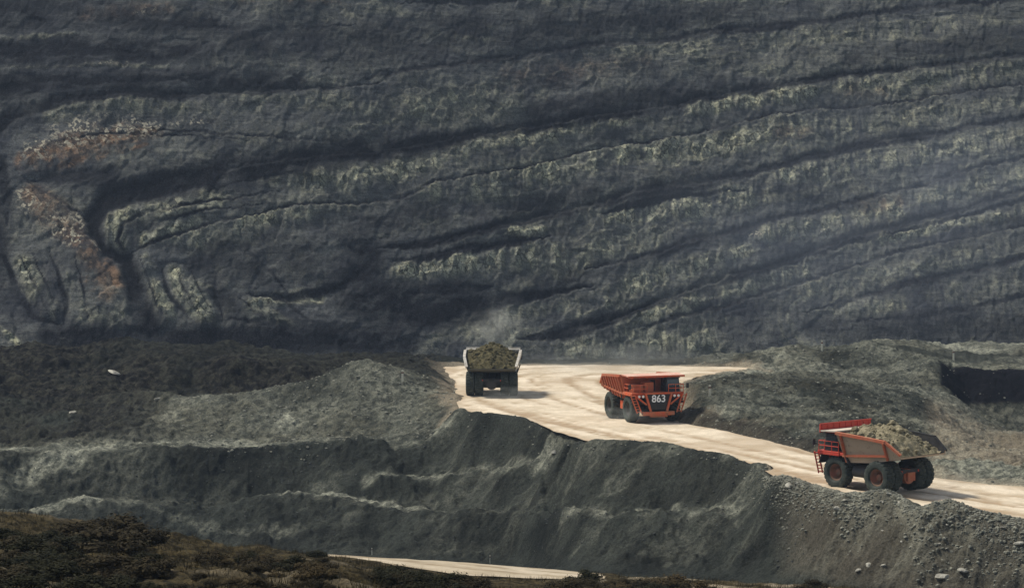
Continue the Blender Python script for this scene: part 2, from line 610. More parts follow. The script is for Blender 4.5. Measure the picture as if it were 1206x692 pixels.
# berm that carries the lower edge of the haul road
RLP = [(541, 473, 1), (576, 481, 1), (627, 487, 1), (652, 498, 1), (691, 510, 1), (722, 513, 1), (754, 516, 1), (799, 521, 1),
       (823, 525, 1), (868, 532, 1), (893, 539, 1), (918, 555, .8), (945, 561, .6), (973, 570, .4), (999, 577.5, .4), (1017, 579.5, .4),
       (1043, 577.5, .4), (1062, 582, .3), (1072, 589, .2), (1090, 596, .1), (1122, 592, .2), (1155, 601, -.1), (1206, 609, -.5), (1290, 622, -.9)]
RL = [PZ(*p) for p in RLP]
line(RL, (False, True))
line([(x, y + 2.5, -0.2 - 0.9 * min(max((x - 32) / 22, 0), 1.5)) for x, y, z in RL], (False, True))
# upper edge of the haul road, with a low cut bank over it
RUP = [(800, 496, 0), (845, 504, 0), (883, 513, 0), (941, 526, 0), (969, 534, -.1), (1030, 547, -.3), (1095, 559, -.5), (1128, 564, -.7), (1205, 572, -1), (1290, 583, -1.3)]
RU = [PZ(*p) for p in RUP]
line(RU, (False, True))
line([P(803, 486, 351), P(845, 493, 344), P(883, 499, 335.5), P(941, 512, 323.5), P(969, 519, 317), P(1030, 536, 308)])
LP((1095, 549, 302), (1120, 543, 303), (1150, 541, 303), (1180, 547, 301), (1206, 553, 299), (1290, 566, 295), ext=(False, True))
line([P(1090, 556, 309), P(1206, 557, 307), P(1290, 560, 306)], (False, True))
# far arm of the road and the turning platform
FARE = [(520, 431, 0), (560, 429, 0), (600, 429, 0), (700, 429, 0), (800, 430, 0), (885, 431.5, 0)]
line([PZ(*p) for p in FARE])
FARN = [(885, 434, 0), (850, 438, 0), (820, 443, 0), (800, 452, 0), (788, 470, 0), (790, 485, 0)]
line([PZ(*p) for p in FARN])
line([PZ(535, 464, 0), PZ(536, 452, 0), PZ(528, 440, 0), PZ(520, 431, 0)])
for px in (600, 650, 700, 750):
    line([PZ(px, 434, 0), PZ(px, 450, 0), PZ(px, 474, 0)])
# lumps left of the platform
LP((528, 462, 383), (524, 450, 398), (512, 436, 425))
LP((505, 440, 400), (500, 428, 425), (520, 421, 450))
# heap in the middle left
LP((215, 470, 385), (260, 465, 386), (300, 458, 386), (340, 452, 386), (372, 443, 388), (400, 429, 390), (424, 420, 391), (446, 431, 389),
   (470, 447, 387), (500, 462, 383), (522, 472, 377))
line([P(a, b + 3, 402) for a, b in ((215, 470), (300, 464), (375, 456), (425, 452), (470, 458), (500, 464))])
LP((330, 500, 376), (420, 490, 377), (480, 497, 374), (530, 500, 367))
LP((215, 487, 384), (170, 505, 376), (120, 522, 369))
# dark rise on the left with a small cut face
LP((-60, 418, 425), (0, 418, 425), (45, 412, 425), (90, 420, 424), (130, 424, 422), (165, 409, 420), (200, 414, 417), (240, 428, 414), (280, 421, 412), (320, 430, 412), (350, 421, 412), (385, 431, 413), (410, 434, 416), ext=(True, False))
LP((-60, 408, 455), (-20, 413, 455), (50, 399, 456), (110, 414, 455), (165, 402, 454), (230, 415, 454), (290, 405, 455), (350, 417, 456), (415, 407, 456), (470, 417, 458), (520, 412, 460), ext=(True, False))
LP((545, 424, 452), (600, 417, 455), (660, 421, 455), (720, 414, 456), (790, 420, 456), (850, 413, 458), (880, 418, 460))
LP((230, 466, 408), (300, 463, 406), (380, 452, 405))
LP((-60, 472, 396), (0, 470, 398), (100, 468, 398), (200, 466, 404), ext=(True, False))

# hill between the two arms of the road, and the rolling ground behind it
LP((806, 452, 362), (850, 441, 372), (900, 444, 373), (940, 452, 370), (980, 468, 360), (1010, 482, 350))
LP((830, 470, 357), (890, 472, 352), (960, 483, 347), (1000, 497, 338), (1060, 512, 330))
LP((840, 445, 392), (890, 443, 402), (960, 449, 400), (1040, 450, 396), (1090, 468, 388))
LP((885, 424, 436), (905, 412, 441), (960, 405, 448), (1040, 404, 448), (1092, 408, 442), (1106, 436, 432), (1130, 468, 416), (1158, 510, 400), (1175, 534, 384))
LP((1060, 480, 368), (1110, 505, 358), (1140, 530, 345))
# excavation at the right
LP((1112, 437, 443), (1160, 437, 443), (1206, 436, 443), (1290, 436, 443), ext=(False, True))
LP((1150, 500, 430), (1168, 526, 427), (1206, 528, 427), (1290, 529, 427), ext=(False, True))
LP((1175, 538, 378), (1206, 540, 370), (1290, 543, 370), ext=(False, True))
# plateau under the foot of the wall
line([((px - CX) / F * 446, 446, 0.2) for px in (500, 600, 700, 800, 870)])
line([((px - CX) / F * Y, Y, z) for px, Y, z in ((-60, 470, -10), (300, 470, -10), (480, 472, -11), (600, 474, -12), (800, 476, -11), (880, 482, -8)) ], (True, False))
line([((px - CX) / F * 497, 497, -0.6) for px in (905, 1000, 1100, 1290)], (False, True))
line([((px - CX) / F * 520, 520, -12) for px in (905, 1000, 1100, 1290)], (False, True))
LW(560, -13.0)
LW(740, -13.0)

# dedupe and triangulate
pts = {}
for p in TL:
    k = (round(p.x / 0.8), round(p.y / 0.8))
    if k not in pts:
        pts[k] = p
TL = list(pts.values())
vo, _, fo, ov, _, _ = delaunay_2d_cdt([Vector((p.x, p.y)) for p in TL], [], [], 0, 1e-5)
VX = np.array([v.x for v in vo])
VY = np.array([v.y for v in vo])
VZ = np.array([TL[o[0]].z for o in ov])
tris = np.array([f for f in fo if len(f) == 3])

ts_in = np.linspace(-0.20, 0.20, 860)
ts = np.concatenate([np.linspace(-0.36, -0.202, 80), ts_in, np.linspace(0.202, 0.36, 80)])
Ys = np.concatenate([np.arange(8, 90, 2.0), np.arange(90, 200, 0.45), np.arange(200, 252, 2.0),
                     np.arange(252, 372, 0.19), np.arange(372, 450, 0.28), np.arange(450, 735, 2.0)])
GR, GC = len(Ys), len(ts)
GZ = np.full((GR, GC), np.nan)
TV = VX / np.maximum(VY, 1e-6)
for a, b, c in tris:
    y0, y1 = min(VY[a], VY[b], VY[c]), max(VY[a], VY[b], VY[c])
    t0, t1 = min(TV[a], TV[b], TV[c]), max(TV[a], TV[b], TV[c])
    r0, r1 = np.searchsorted(Ys, y0), np.searchsorted(Ys, y1, 'right')
    c0, c1 = np.searchsorted(ts, t0), np.searchsorted(ts, t1, 'right')
    if r0 >= r1 or c0 >= c1:
        continue
    yy = Ys[r0:r1, None]
    xx = yy * ts[None, c0:c1]
    den = (VY[b] - VY[c]) * (VX[a] - VX[c]) + (VX[c] - VX[b]) * (VY[a] - VY[c])
    if abs(den) < 1e-9:
        continue
    l1 = ((VY[b] - VY[c]) * (xx - VX[c]) + (VX[c] - VX[b]) * (yy - VY[c])) / den
    l2 = ((VY[c] - VY[a]) * (xx - VX[c]) + (VX[a] - VX[c]) * (yy - VY[c])) / den
    l3 = 1 - l1 - l2
    ins = (l1 >= -1e-6) & (l2 >= -1e-6) & (l3 >= -1e-6)
    sub = GZ[r0:r1, c0:c1]
    sub[ins] = (l1 * VZ[a] + l2 * VZ[b] + l3 * VZ[c])[ins]
for r in range(GR):                                   # fill what the triangulation missed
    row = GZ[r]
    bad = np.isnan(row)
    if bad.any():
        if bad.all():
            GZ[r] = GZ[r - 1] if r else 34.0
        else:
            GZ[r][bad] = np.interp(ts[bad], ts[~bad], row[~bad])


def blur(a, n, axis):
    if n < 1:
        return a
    pad = [(0, 0), (0, 0)]
    pad[axis] = (n, n)
    b = np.pad(a, pad, mode='edge')
    cs = np.cumsum(b, axis=axis)
    cs = np.insert(cs, 0, 0, axis=axis)
    k = 2 * n + 1
    sl1 = [slice(None)] * 2
    sl0 = [slice(None)] * 2
    sl1[axis] = slice(k, None)
    sl0[axis] = slice(0, -k)
    return (cs[tuple(sl1)] - cs[tuple(sl0)]) / k


for _ in range(2):
    GZ = blur(blur(GZ, 2, 0), 5, 1)
GX = Ys[:, None] * ts[None, :]
GY = np.repeat(Ys[:, None], GC, axis=1)
GPX = CX + F * ts[None, :] * np.ones((GR, 1))          # column of the view a point lies in (a bearing)
BASEZ = GZ.copy()


def sample(G, x, y):
    x = np.asarray(x, float)
    y = np.asarray(y, float)
    r = np.clip(np.searchsorted(Ys, y) - 1, 0, GR - 2)
    t = x / y
    c = np.clip(np.searchsorted(ts, t) - 1, 0, GC - 2)
    fr = np.clip((y - Ys[r]) / (Ys[r + 1] - Ys[r]), 0, 1)
    fc = np.clip((t - ts[c]) / (ts[c + 1] - ts[c]), 0, 1)
    return (G[r, c] * (1 - fr) + G[r + 1, c] * fr) * (1 - fc) + (G[r, c + 1] * (1 - fr) + G[r + 1, c + 1] * fr) * fc


def zroad(x, y):
    x = np.asarray(x, float)
    y = np.asarray(y, float)
    return -0.9 * np.clip((x - 32) / 22, 0, 1.6) * np.clip((400 - y) / 60, 0, 1)


# road outlines (world plan)
road_poly = [(x, y + 1.2) for x, y, z in RL] + [(66.0, 262.0), (95.0, 256.0), (95.0, 282.0)]
road_poly += [(x, y - 0.2) for x, y, z in reversed(RU)]
road_poly += [PZ(*p)[:2] for p in reversed(FARN)] + [PZ(*p)[:2] for p in reversed(FARE)]
road_poly += [PZ(528, 441, 0)[:2], PZ(536, 453, 0)[:2], PZ(534, 464, 0)[:2]]
# drop the outline points outside the near strip that would fold over
track_poly = [P(345, 649.5, 188)[:2], P(419, 651.3, 190)[:2], P(459, 654.3, 191)[:2], P(524, 658.3, 193)[:2], P(600, 664.3, 194)[:2],
              P(680, 671.5, 194.5)[:2], P(715, 674, 194)[:2], P(712, 681, 187)[:2], P(680, 682, 184)[:2], P(600, 679.5, 181)[:2],
              P(536, 676, 180)[:2], P(474, 666, 183)[:2], P(419, 656, 187)[:2], P(345, 652, 186.5)[:2]]


def poly_sd(poly, X, Y):
    """signed distance, negative inside"""
    d = np.full(X.shape, 1e9)
    ins = np.zeros(X.shape, bool)
    n = len(poly)
    for i in range(n):
        ax, ay = poly[i]
        bx, by = poly[(i + 1) % n]
        dx, dy = bx - ax, by - ay
        t = np.clip(((X - ax) * dx + (Y - ay) * dy) / (dx * dx + dy * dy + 1e-12), 0, 1)
        d = np.minimum(d, np.hypot(X - ax - t * dx, Y - ay - t * dy))
        cr = (ay > Y) != (by > Y)
        xi = ax + (Y - ay) / (by - ay if by != ay else 1e-12) * dx
        ins ^= cr & (X < xi)
    return np.where(ins, -d, d)


# ---- noise relief
rsl = slice(np.searchsorted(Ys, 250), np.searchsorted(Ys, 450))
tsl = slice(np.searchsorted(Ys, 170), np.searchsorted(Ys, 205))
SD = np.full((GR, GC), 50.0)
SD[rsl] = poly_sd(road_poly, GX[rsl], GY[rsl])
SDT = np.full((GR, GC), 50.0)
SDT[tsl] = poly_sd(track_poly, GX[tsl], GY[tsl])

toeY = np.interp(GPX, [p[0] for p in TOE], [p[2] for p in TOE])
topY = np.interp(GPX, [-60, 0, 200, 370, 450, 540] + [p[0] for p in RLP[1:]], [361, 361, 363, 366, 362, 361] + [p[1] for p in RL[1:]])
bank = sstep(-4, 1, GY - toeY) * (1 - sstep(-1, 3, GY - topY))
near = 1 - sstep(196, 215, GY)
far = sstep(0, 8, GY - topY)
rub = sstep(905, 950, GPX) * bank
hill_r = far * sstep(800, 840, GPX)
hill_l = far * (1 - sstep(500, 545, GPX))
m0 = far * (1 - sstep(120, 230, GPX)) * sstep(368, 376, GY)
cut_l = sstep(225, 245, GPX) * (1 - sstep(375, 395, GPX)) * sstep(402, 406, GY) * (1 - sstep(412, 416, GY))

edge = sstep(0.3, 4.0, np.minimum(np.abs(SD), 50) * np.sign(SD) + 0.6) * sstep(-0.2, 1.5, SDT)
amp = 0.55 + 0.5 * hill_r + 0.7 * hill_l + 0.65 * bank + 0.35 * rub + 0.3 * near
calm = near * sstep(300, 345, GPX) * sstep(128, 145, GY)
m1 = hill_l * sstep(190, 230, GPX) * (1 - sstep(398, 403, GY))
amp = amp * (1 - 0.75 * calm) * (1 - 0.45 * m1)
rolling = fbm(GX / 16, GY / 16, 3, 3) * (0.3 + 1.4 * m0 + 1.3 * hill_r + 0.9 * hill_l + 0.5 * near + 1.5 * bank) * (1 - 0.85 * calm) * (1 - 0.6 * m1)
medium = fbm(GX / 4.2, GY / 4.2, 11, 4, 0.55) * 0.85 * amp
rid = (0.5 - np.abs(fbm(GX / 1.7, GY / 1.7, 23, 3, 0.55))) * 0.55 * amp
fine = fbm(GX / 0.7, GY / 0.7, 31, 3, 0.6) * (0.16 + 0.25 * rub + 0.16 * m0 + 0.14 * hill_l + 0.10 * hill_r)
rill = (0.5 - np.abs(vnoise((GX + 2.0 * fbm(GX / 9, GY / 9, 91, 2)) / 1.9 + (GY - toeY) * 0.16, GY / 14, 41))) * 0.7 * bank * (1 - 0.6 * rub)
rill = rill - 1.1 * sstep(0.12, 0.42, vnoise((GX + 3.0 * fbm(GX / 12, GY / 12, 92, 2)) / 5.5 + (GY - toeY) * 0.06, GY / 30, 43)) * bank * (1 - 0.5 * rub)
relief = rolling + medium + rid - 0.25 + fine + rill
GZ = GZ + relief * (0.12 + 0.88 * edge)
# roads lie in shallow beds
bed = zroad(GX, GY)
wob = fbm(GX / 5, GY / 5, 71, 3) * 1.5 + fbm(GX / 1.2, GY / 1.2, 72, 2) * 0.6
inside = sstep(0.6, -1.2, SD + wob)
GZ = np.where(SD < 2.5, GZ * (1 - inside) + (bed - 0.35) * inside, GZ)
TZ = BASEZ
wob2 = fbm(GX / 3, GY / 3, 73, 3) * 1.2
ins2 = sstep(0.5, -0.9, SDT + wob2)
GZ = GZ * (1 - ins2) + (TZ - 0.30) * ins2

# ---- what the ground is made of
pale = np.zeros((GR, GC))
# (the attributes name the soil: pale crushed rock, coal and painted bank shade, warm hillside earth, sand)
pale += hill_l * 0.28 * (1 - m0 * 0.55) * (1 - cut_l) * sstep(405, 396, GY)
pale += hill_r * 0.42
pale += bank * (0.04 + 0.45 * rub * sstep(-8, -1, GY - topY)) + bank * 0.10 * (1 - sstep(150, 220, GPX))
pale += 0.25 * sstep(455, 480, GY) + 0.25 * near * 0
patch = fbm(GX / 11, GY / 11, 55, 4, 0.6)
pale += bank * 0.18 * sstep(0.10, 0.40, fbm(GX / 8, GY / 5, 56, 4, 0.6))
pale *= np.clip(1 + 2.0 * patch, 0.12, 2.2)


def near_line(pts, w, s):
    global pale
    arr = [(p[0], p[1]) for p in pts]
    d, _ = seg_dist(GX, GY, arr)
    d = d + fbm(GX / 3, GY / 3, 61, 3) * 1.6
    pale = np.maximum(pale, s * (1 - sstep(w * 0.3, w, d)) * np.clip(0.75 + 1.6 * fbm(GX / 5, GY / 5, 62, 4, 0.6), 0.1, 1.1))


near_line([P(a, b, (c + d) / 2) for a, b, c, d in CB[4:9]], 2.4, 0.85)
near_line([P(a, b, (c + d) / 2) for a, b, c, d in CB[9:]], 2.2, 0.6)
near_line([P(a, b, (c + d) / 2) for a, b, c, d in CB[:3]], 4.0, 0.8)
near_line([P(a, b, c + 4) for a, b, c in T1], 4.2, 0.8)
near_line([P(*p) for p in ((340, 498, 377), (360, 512, 372), (330, 518, 370), (280, 520, 370))], 5.5, 0.95)
near_line([P(*p) for p in ((215, 487, 384), (170, 505, 376), (120, 524, 366), (60, 550, 361), (0, 577, 356))], 3.6, 0.9)
near_line([P(a, b, c - 1.5) for a, b, c in B1], 2.0, 0.7)
near_line([P(*p) for p in ((180, 598, 351), (240, 618, 348.5), (300, 632, 346.5), (350, 640, 345))], 1.2, 0.35)
near_line([P(*p) for p in ((160, 540, 360), (110, 570, 356), (150, 580, 355))], 5.0, 0.42)
coal = np.clip(m0 * 0.6 * np.clip(1 + 3.2 * patch, 0.0, 1.5) + cut_l * 0.95 + 0.6 * hill_l * sstep(397, 404, GY), 0, 1)
pxg, pyg = project(GX, GY, GZ)
face = sstep(1106, 1112, GPX) * sstep(424, 428, GY) * (1 - sstep(443.5, 445, GY))
seam = face * sstep(-6.6, -5.6, GZ + 0.8 * fbm(GX / 4, GY / 4, 5, 3))
coal = np.maximum(coal, 0.85 * sstep(3.2, 1.6, SD) * sstep(800, 830, GPX) * (GY > topY + 6) * sstep(430, 400, GY) * (1 - sstep(1060, 1100, GPX)))  # dark strip at the cut bank: its shade painted in with the coal colour
pale = np.where(face > 0.5, 0.45, pale)
dark_m = near_m = None
warm = near.copy()
sand = near * sstep(0.18, 0.42, fbm(GX / 9, GY / 7, 81, 4)) * 0.15
sand = np.maximum(sand, near * 0.08 * (1 - sstep(2, 6, seg_dist(GX, GY, [P(-60, 655, 124)[:2], P(0, 665, 119)[:2], P(50, 688, 108)[:2], P(70, 720, 96)[:2]])[0])))
sand = np.maximum(sand, near * 0.6 * sstep(640, 700, GPX) * sstep(0.0, 0.3, fbm(GX / 6, GY / 6, 84, 3) + 0.1))
brown = sstep(0.05, 0.3, fbm(GX / 12, GY / 12, 99, 3)) * far * 0.35 * (GY > 300)
brownflat = sstep(1085, 1110, GPX) * sstep(304, 312, GY) * (1 - sstep(385, 420, GY))
sand = np.maximum(sand, brownflat * 0.36)
sand = np.maximum(sand, rub * 0.12)
sand = np.maximum(sand, 0.45 * sstep(3.5, 0.0, SD + 3.0 * fbm(GX / 3, GY / 3, 88, 3)) * (GY > topY + 4))
warm = np.maximum(warm, brown * 0.5)
attrs = {'pale': np.clip(pale, 0, 1), 'coal': np.clip(coal, 0, 1), 'warm': np.clip(warm, 0, 1), 'sand': np.clip(sand, 0, 1), 'seam': np.clip(seam, 0, 1)}

# ---- split the one survey into the pieces of land it shows
fy = GY[:-1, :-1]
ft, ftop = toeY[:-1, :-1], topY[:-1, :-1]
fpx = GPX[:-1, :-1]
reg = np.zeros(fy.shape, int)
reg[fy < 215] = 1
reg[(fy >= 215) & (fy < ft)] = 2
reg[(fy >= ft) & (fy < ftop)] = 3
reg[(fy >= ftop + 9) & (fpx > 190) & (fpx < 528) & (fy < 401)] = 4
reg[(fpx > 800) & (fpx < 1062) & (fy > ftop + 12) & (fy < 398) & (SD[:-1, :-1] > 0)] = 5
for k, nm in enumerate(('ground', 'foreground_hillside', 'pit_floor', 'spoil_bank', 'spoil_heap', 'spoil_hill')):
    o = link_mesh(nm, grid_mesh(nm, GX, GY, GZ, attrs, reg == k), M_GROUND)
    tag(o, kind='structure')
base = MB()
base.add([(-9000, -9000, -60), (9000, -9000, -60), (9000, 9000, -60), (-9000, 9000, -60)], [(0, 1, 2, 3)])
tag(base.build('terrain', M_GROUND), kind='structure')


def gz(x, y):
    return float(sample(GZ, x, y))


def hit(px, py, y0=60.0, y1=450.0):
    """where the line of sight of a photo pixel meets the ground"""
    d = ray(px, py)
    yy = np.arange(y0, y1, 0.15)
    t = yy / d[1]
    zr = CZ + t * d[2]
    g = sample(GZ, t * d[0], yy)
    k = np.argmax(g >= zr)
    if not (g >= zr).any():
        k = len(yy) - 1
    return (float(t[k] * d[0]), float(yy[k]), float(g[k]))


# ------------------------------------------------------------------ road sheets
def sheet(name, poly, zf, mat, step, rut):
    out = []
    n = len(poly)
    for i in range(n):
        a, b = Vector(poly[i]), Vector(poly[(i + 1) % n])
        k = max(1, int((b - a).length / 1.0))
        for j in range(k):
            out.append(a.lerp(b, j / k))
    nb = len(out)
    xs = [p.x for p in out]
    ys = [p.y for p in out]
    gx, gy = np.meshgrid(np.arange(min(xs), max(xs), step), np.arange(min(ys), max(ys), step))
    gx = gx + RNG.uniform(-.25, .25, gx.shape) * step
    gy = gy + RNG.uniform(-.25, .25, gy.shape) * step
    sd = poly_sd(poly, gx, gy)
    m = sd < -step * 0.5
    inner = [Vector((a, b)) for a, b in zip(gx[m], gy[m])]
    v, _, f, _, _, _ = delaunay_2d_cdt(out + inner, [], [list(range(nb))], 1, 1e-5)
    vx = np.array([p.x for p in v])
    vy = np.array([p.y for p in v])
    me = bpy.data.meshes.new(name)
    r, dz = rut(vx, vy)
    vz = zf(vx, vy) + dz
    me.from_pydata(np.stack([vx, vy, vz], -1).tolist(), [], [tuple(q) for q in f])
    me.polygons.foreach_set('use_smooth', np.ones(len(me.polygons), dtype=bool))
    at = me.attributes.new('rut', 'FLOAT', 'POINT')
    at.data.foreach_set('value', r.astype(np.float32))
    me.update()
    o = link_mesh(name, me, mat)
    tag(o, kind='structure')
    return o


def along(line_pts, x, y):
    best = np.full(x.shape, 1e9)
    off = np.zeros(x.shape)
    arc = np.zeros(x.shape)
    s = 0.0
    for a, b in zip(line_pts[:-1], line_pts[1:]):
        dx, dy = b[0] - a[0], b[1] - a[1]
        L = math.hypot(dx, dy)
        t = np.clip(((x - a[0]) * dx + (y - a[1]) * dy) / (L * L), 0, 1)
        d = np.hypot(x - a[0] - t * dx, y - a[1] - t * dy)
        sg = np.sign((x - a[0]) * dy - (y - a[1]) * dx)
        m = d < best
        best = np.where(m, d, best)
        off = np.where(m, d * sg, off)
        arc = np.where(m, s + t * L, arc)
        s += L
    return off, arc


def smooth_line(p, it=3):
    for _ in range(it):
        q = [p[0]]
        for a, b in zip(p[:-1], p[1:]):
            q += [tuple(a[i] * .75 + b[i] * .25 for i in range(2)), tuple(a[i] * .25 + b[i] * .75 for i in range(2))]
        p = q + [p[-1]]
    return p


ROADMID = smooth_line([PZ(*p)[:2] for p in ((1290, 600, -1), (1206, 590, -1), (1040, 562, -.3), (900, 526, 0), (800, 506, 0), (700, 484, 0), (630, 462, 0),
                                             (610, 446, 0), (640, 437, 0), (720, 433.5, 0), (880, 432, 0))])


def road_rut(x, y):
    off, arc = along(ROADMID, x, y)
    wv = off + 1.2 * fbm(arc / 30, off / 8, 201, 2)
    n = 0.8 * vnoise(wv * 0.75, arc * 0.02, 202) + 0.6 * vnoise(wv * 1.9, arc * 0.04, 203) + 0.22 * vnoise((wv + 0.05 * arc) * 1.3, arc * 0.04, 204) + 0.22 * fbm(x / 1.8, y / 1.8, 208, 3)
    r = sstep(-0.02, 0.36, n) * 0.95
    r = np.maximum(r, 0.5 * sstep(0.1, 0.5, fbm(x / 14, y / 14, 205, 3)))
    sd = poly_sd(road_poly, x, y)
    r = np.maximum(r, 0.6 * sstep(-2.0, 0.0, sd + fbm(x / 4, y / 4, 206, 3) * 2.0))
    dz = -0.14 * r + fbm(x / 2.5, y / 2.5, 207, 3) * 0.10
    return np.clip(r, 0, 1), dz


def track_rut(x, y):
    n = fbm(x / 3, y / 1.2, 211, 4)
    return sstep(-0.05, 0.35, n), fbm(x / 2, y / 2, 212, 2) * 0.08


sheet('haul_road', road_poly, zroad, M_ROAD, 0.85, road_rut)
sheet('dirt_track', track_poly, lambda x, y: sample(BASEZ, x, y) - 0.05, M_TRACK, 0.6, track_rut)

# ------------------------------------------------------------------ the pit wall
SEAMS = [
    [(-40, 175, 10), (0, 150, 9), (16, 137, 8), (63, 124, 7), (127, 114, 7), (190, 111, 6), (300, 108, 5.5), (395, 104, 4.5), (452, 98, 2.5)],
    [(430, 93, 2), (452, 90, 3), (522, 79, 3.5), (600, 68, 4), (648, 60, 4), (695, 52, 4), (759, 48, 3), (822, 40, 4), (900, 32, 5), (964, 24, 4), (1027, 14, 3), (1122, 6, 3), (1300, -6, 3)],
    [(1300, 52, 4), (1206, 65, 4), (1122, 75, 4), (1059, 82, 4), (995, 88, 4), (948, 98, 5), (900, 105, 6), (838, 114, 6), (791, 122, 6), (727, 134, 8), (648, 146, 8), (600, 152, 8),
     (554, 159, 6), (491, 170, 9), (395, 182, 11), (332, 187, 12), (254, 204, 13), (190, 218, 14), (127, 233, 12), (108, 255, 9), (110, 275, 7), (122, 290, 5), (150, 305, 7), (156, 337, 9), (166, 360, 9), (178, 385, 10)],
    [(152, 299, 4), (190, 283, 3), (238, 267, 3), (300, 252, 2.5), (340, 242, 3), (395, 239, 3), (475, 234, 3), (513, 215, 2.5), (560, 208, 2), (600, 202, 2), (648, 191, 2), (679, 181, 2),
     (727, 173, 2), (775, 164, 2), (845, 151, 2), (900, 140, 2), (979, 129, 2.5), (1043, 122, 2), (1122, 111, 2), (1300, 82, 2)],
    [(443, 294, 4), (507, 287, 5), (560, 276, 5), (600, 264, 5), (641, 254, 5), (695, 244, 5), (752, 229, 7), (822, 218, 7), (886, 206, 4), (950, 188, 5), (1010, 172, 6), (1059, 164, 6), (1103, 160, 4), (1300, 118, 3)],
    [(459, 309, 4), (522, 302, 4), (600, 288, 5), (650, 280, 4)],
    [(705, 255, 3), (759, 241, 4), (805, 232, 3), (880, 226, 2)],
    [(690, 316, 4), (759, 304, 5), (822, 285, 6), (860, 275, 4), (900, 262, 4), (944, 252, 3), (995, 240, 3), (1043, 227, 3), (1091, 214, 2.5), (1154, 197, 2), (1300, 168, 2)],
    [(610, 400, 5), (679, 388, 8), (727, 374, 6), (775, 356, 4), (822, 340, 6), (870, 325, 6), (900, 316, 5), (944, 300, 5), (1005, 281, 7), (1059, 267, 6), (1122, 248, 4), (1300, 196, 3)],
    [(752, 388, 2), (791, 378, 2.5), (854, 363, 2.5), (900, 345, 2.5), (979, 321, 2), (1052, 300, 2.5), (1106, 288, 2), (1300, 245, 2)],
    [(979, 296, 1.5), (1078, 272, 1.8), (1122, 258, 2), (1300, 213, 2)],
    [(950, 366, 2), (1011, 350, 2.5), (1059, 339, 3.5), (1097, 331, 3.5), (1148, 318, 3), (1300, 280, 3)],
    [(1000, 378, 2), (1078, 375, 2.5), (1122, 366, 2.5), (1164, 356, 2.5), (1300, 322, 2.5)],
    [(330, 224, 1.5), (250, 237, 2), (180, 252, 2.2), (146, 268, 2.2), (140, 284, 2), (150, 296, 2)], [(310, 238, 1.2), (235, 251, 1.6), (185, 264, 1.8), (165, 278, 1.6)],
    [(360, 200, 1), (300, 212, 1.5), (240, 225, 2)], [(20, 298, 1.2), (42, 340, 1.6), (60, 374, 1.4)], [(36, 296, 1.0), (54, 335, 1.4), (70, 370, 1.2)],
    [(88, 300, 1.2), (98, 340, 1.6), (104, 378, 1.4)], [(166, 304, 1.2), (178, 340, 1.6), (192, 374, 1.4)], [(206, 310, 1.0), (216, 340, 1.5), (234, 372, 1.2)],
    [(222, 308, 1.0), (234, 340, 1.4), (248, 370, 1.2)], [(270, 285, 1.2), (300, 300, 1.5), (330, 330, 1.5), (345, 350, 1.2)], [(280, 350, 1.4), (310, 375, 2), (350, 402, 2)], [(320, 342, 1.2), (350, 366, 2), (390, 396, 2)],
    [(60, 168, 1.2), (120, 158, 1.5), (200, 158, 1.5), (300, 165, 1.2)], [(30, 205, 1.5), (50, 225, 2), (90, 250, 1.5), (105, 262, 1.2)],
    [(57, 293, 2), (73, 331, 3), (79, 353, 4), (76, 380, 4)],
    [(190, 312, 2), (194, 337, 2.5), (206, 356, 2.5), (224, 374, 2.5)],
    [(0, 290, 3), (6, 305, 3), (19, 343, 3), (41, 372, 4), (73, 382, 4)],
    [(256, 318, 3), (254, 350, 4), (262, 378, 4)],
    [(300, 158, 1.5), (340, 163, 2.5), (400, 166, 2)], [(150, 150, 1.5), (250, 155, 2), (330, 162, 2.5)],
    [(0, 190, 8), (10, 230, 8), (8, 262, 6)],
    [(40, 210, 5), (90, 208, 7), (130, 205, 5)],
    [(405, 388, 12), (491, 374, 13), (560, 358, 8), (640, 345, 4), (700, 336, 3)],
    [(60, 395, 8), (200, 398, 14), (300, 404, 14), (420, 402, 10)],
    [(270, 375, 4), (330, 385, 5), (380, 395, 5)],
    [(290, 345, 4), (340, 350, 5), (400, 338, 4), (430, 310, 6), (410, 288, 8)],
    [(460, 168, 3), (490, 165, 3), (560, 157, 3)], [(0, 60, 8), (80, 58, 10), (160, 62, 6)], [(200, 30, 3), (300, 38, 3), (420, 30, 3)], [(470, 4, 2), (560, 2, 3), (680, -4, 3)],
    [(0, 92, 6), (100, 96, 6), (250, 94, 3)], [(480, 345, 6), (530, 340, 8), (580, 336, 5)],
]
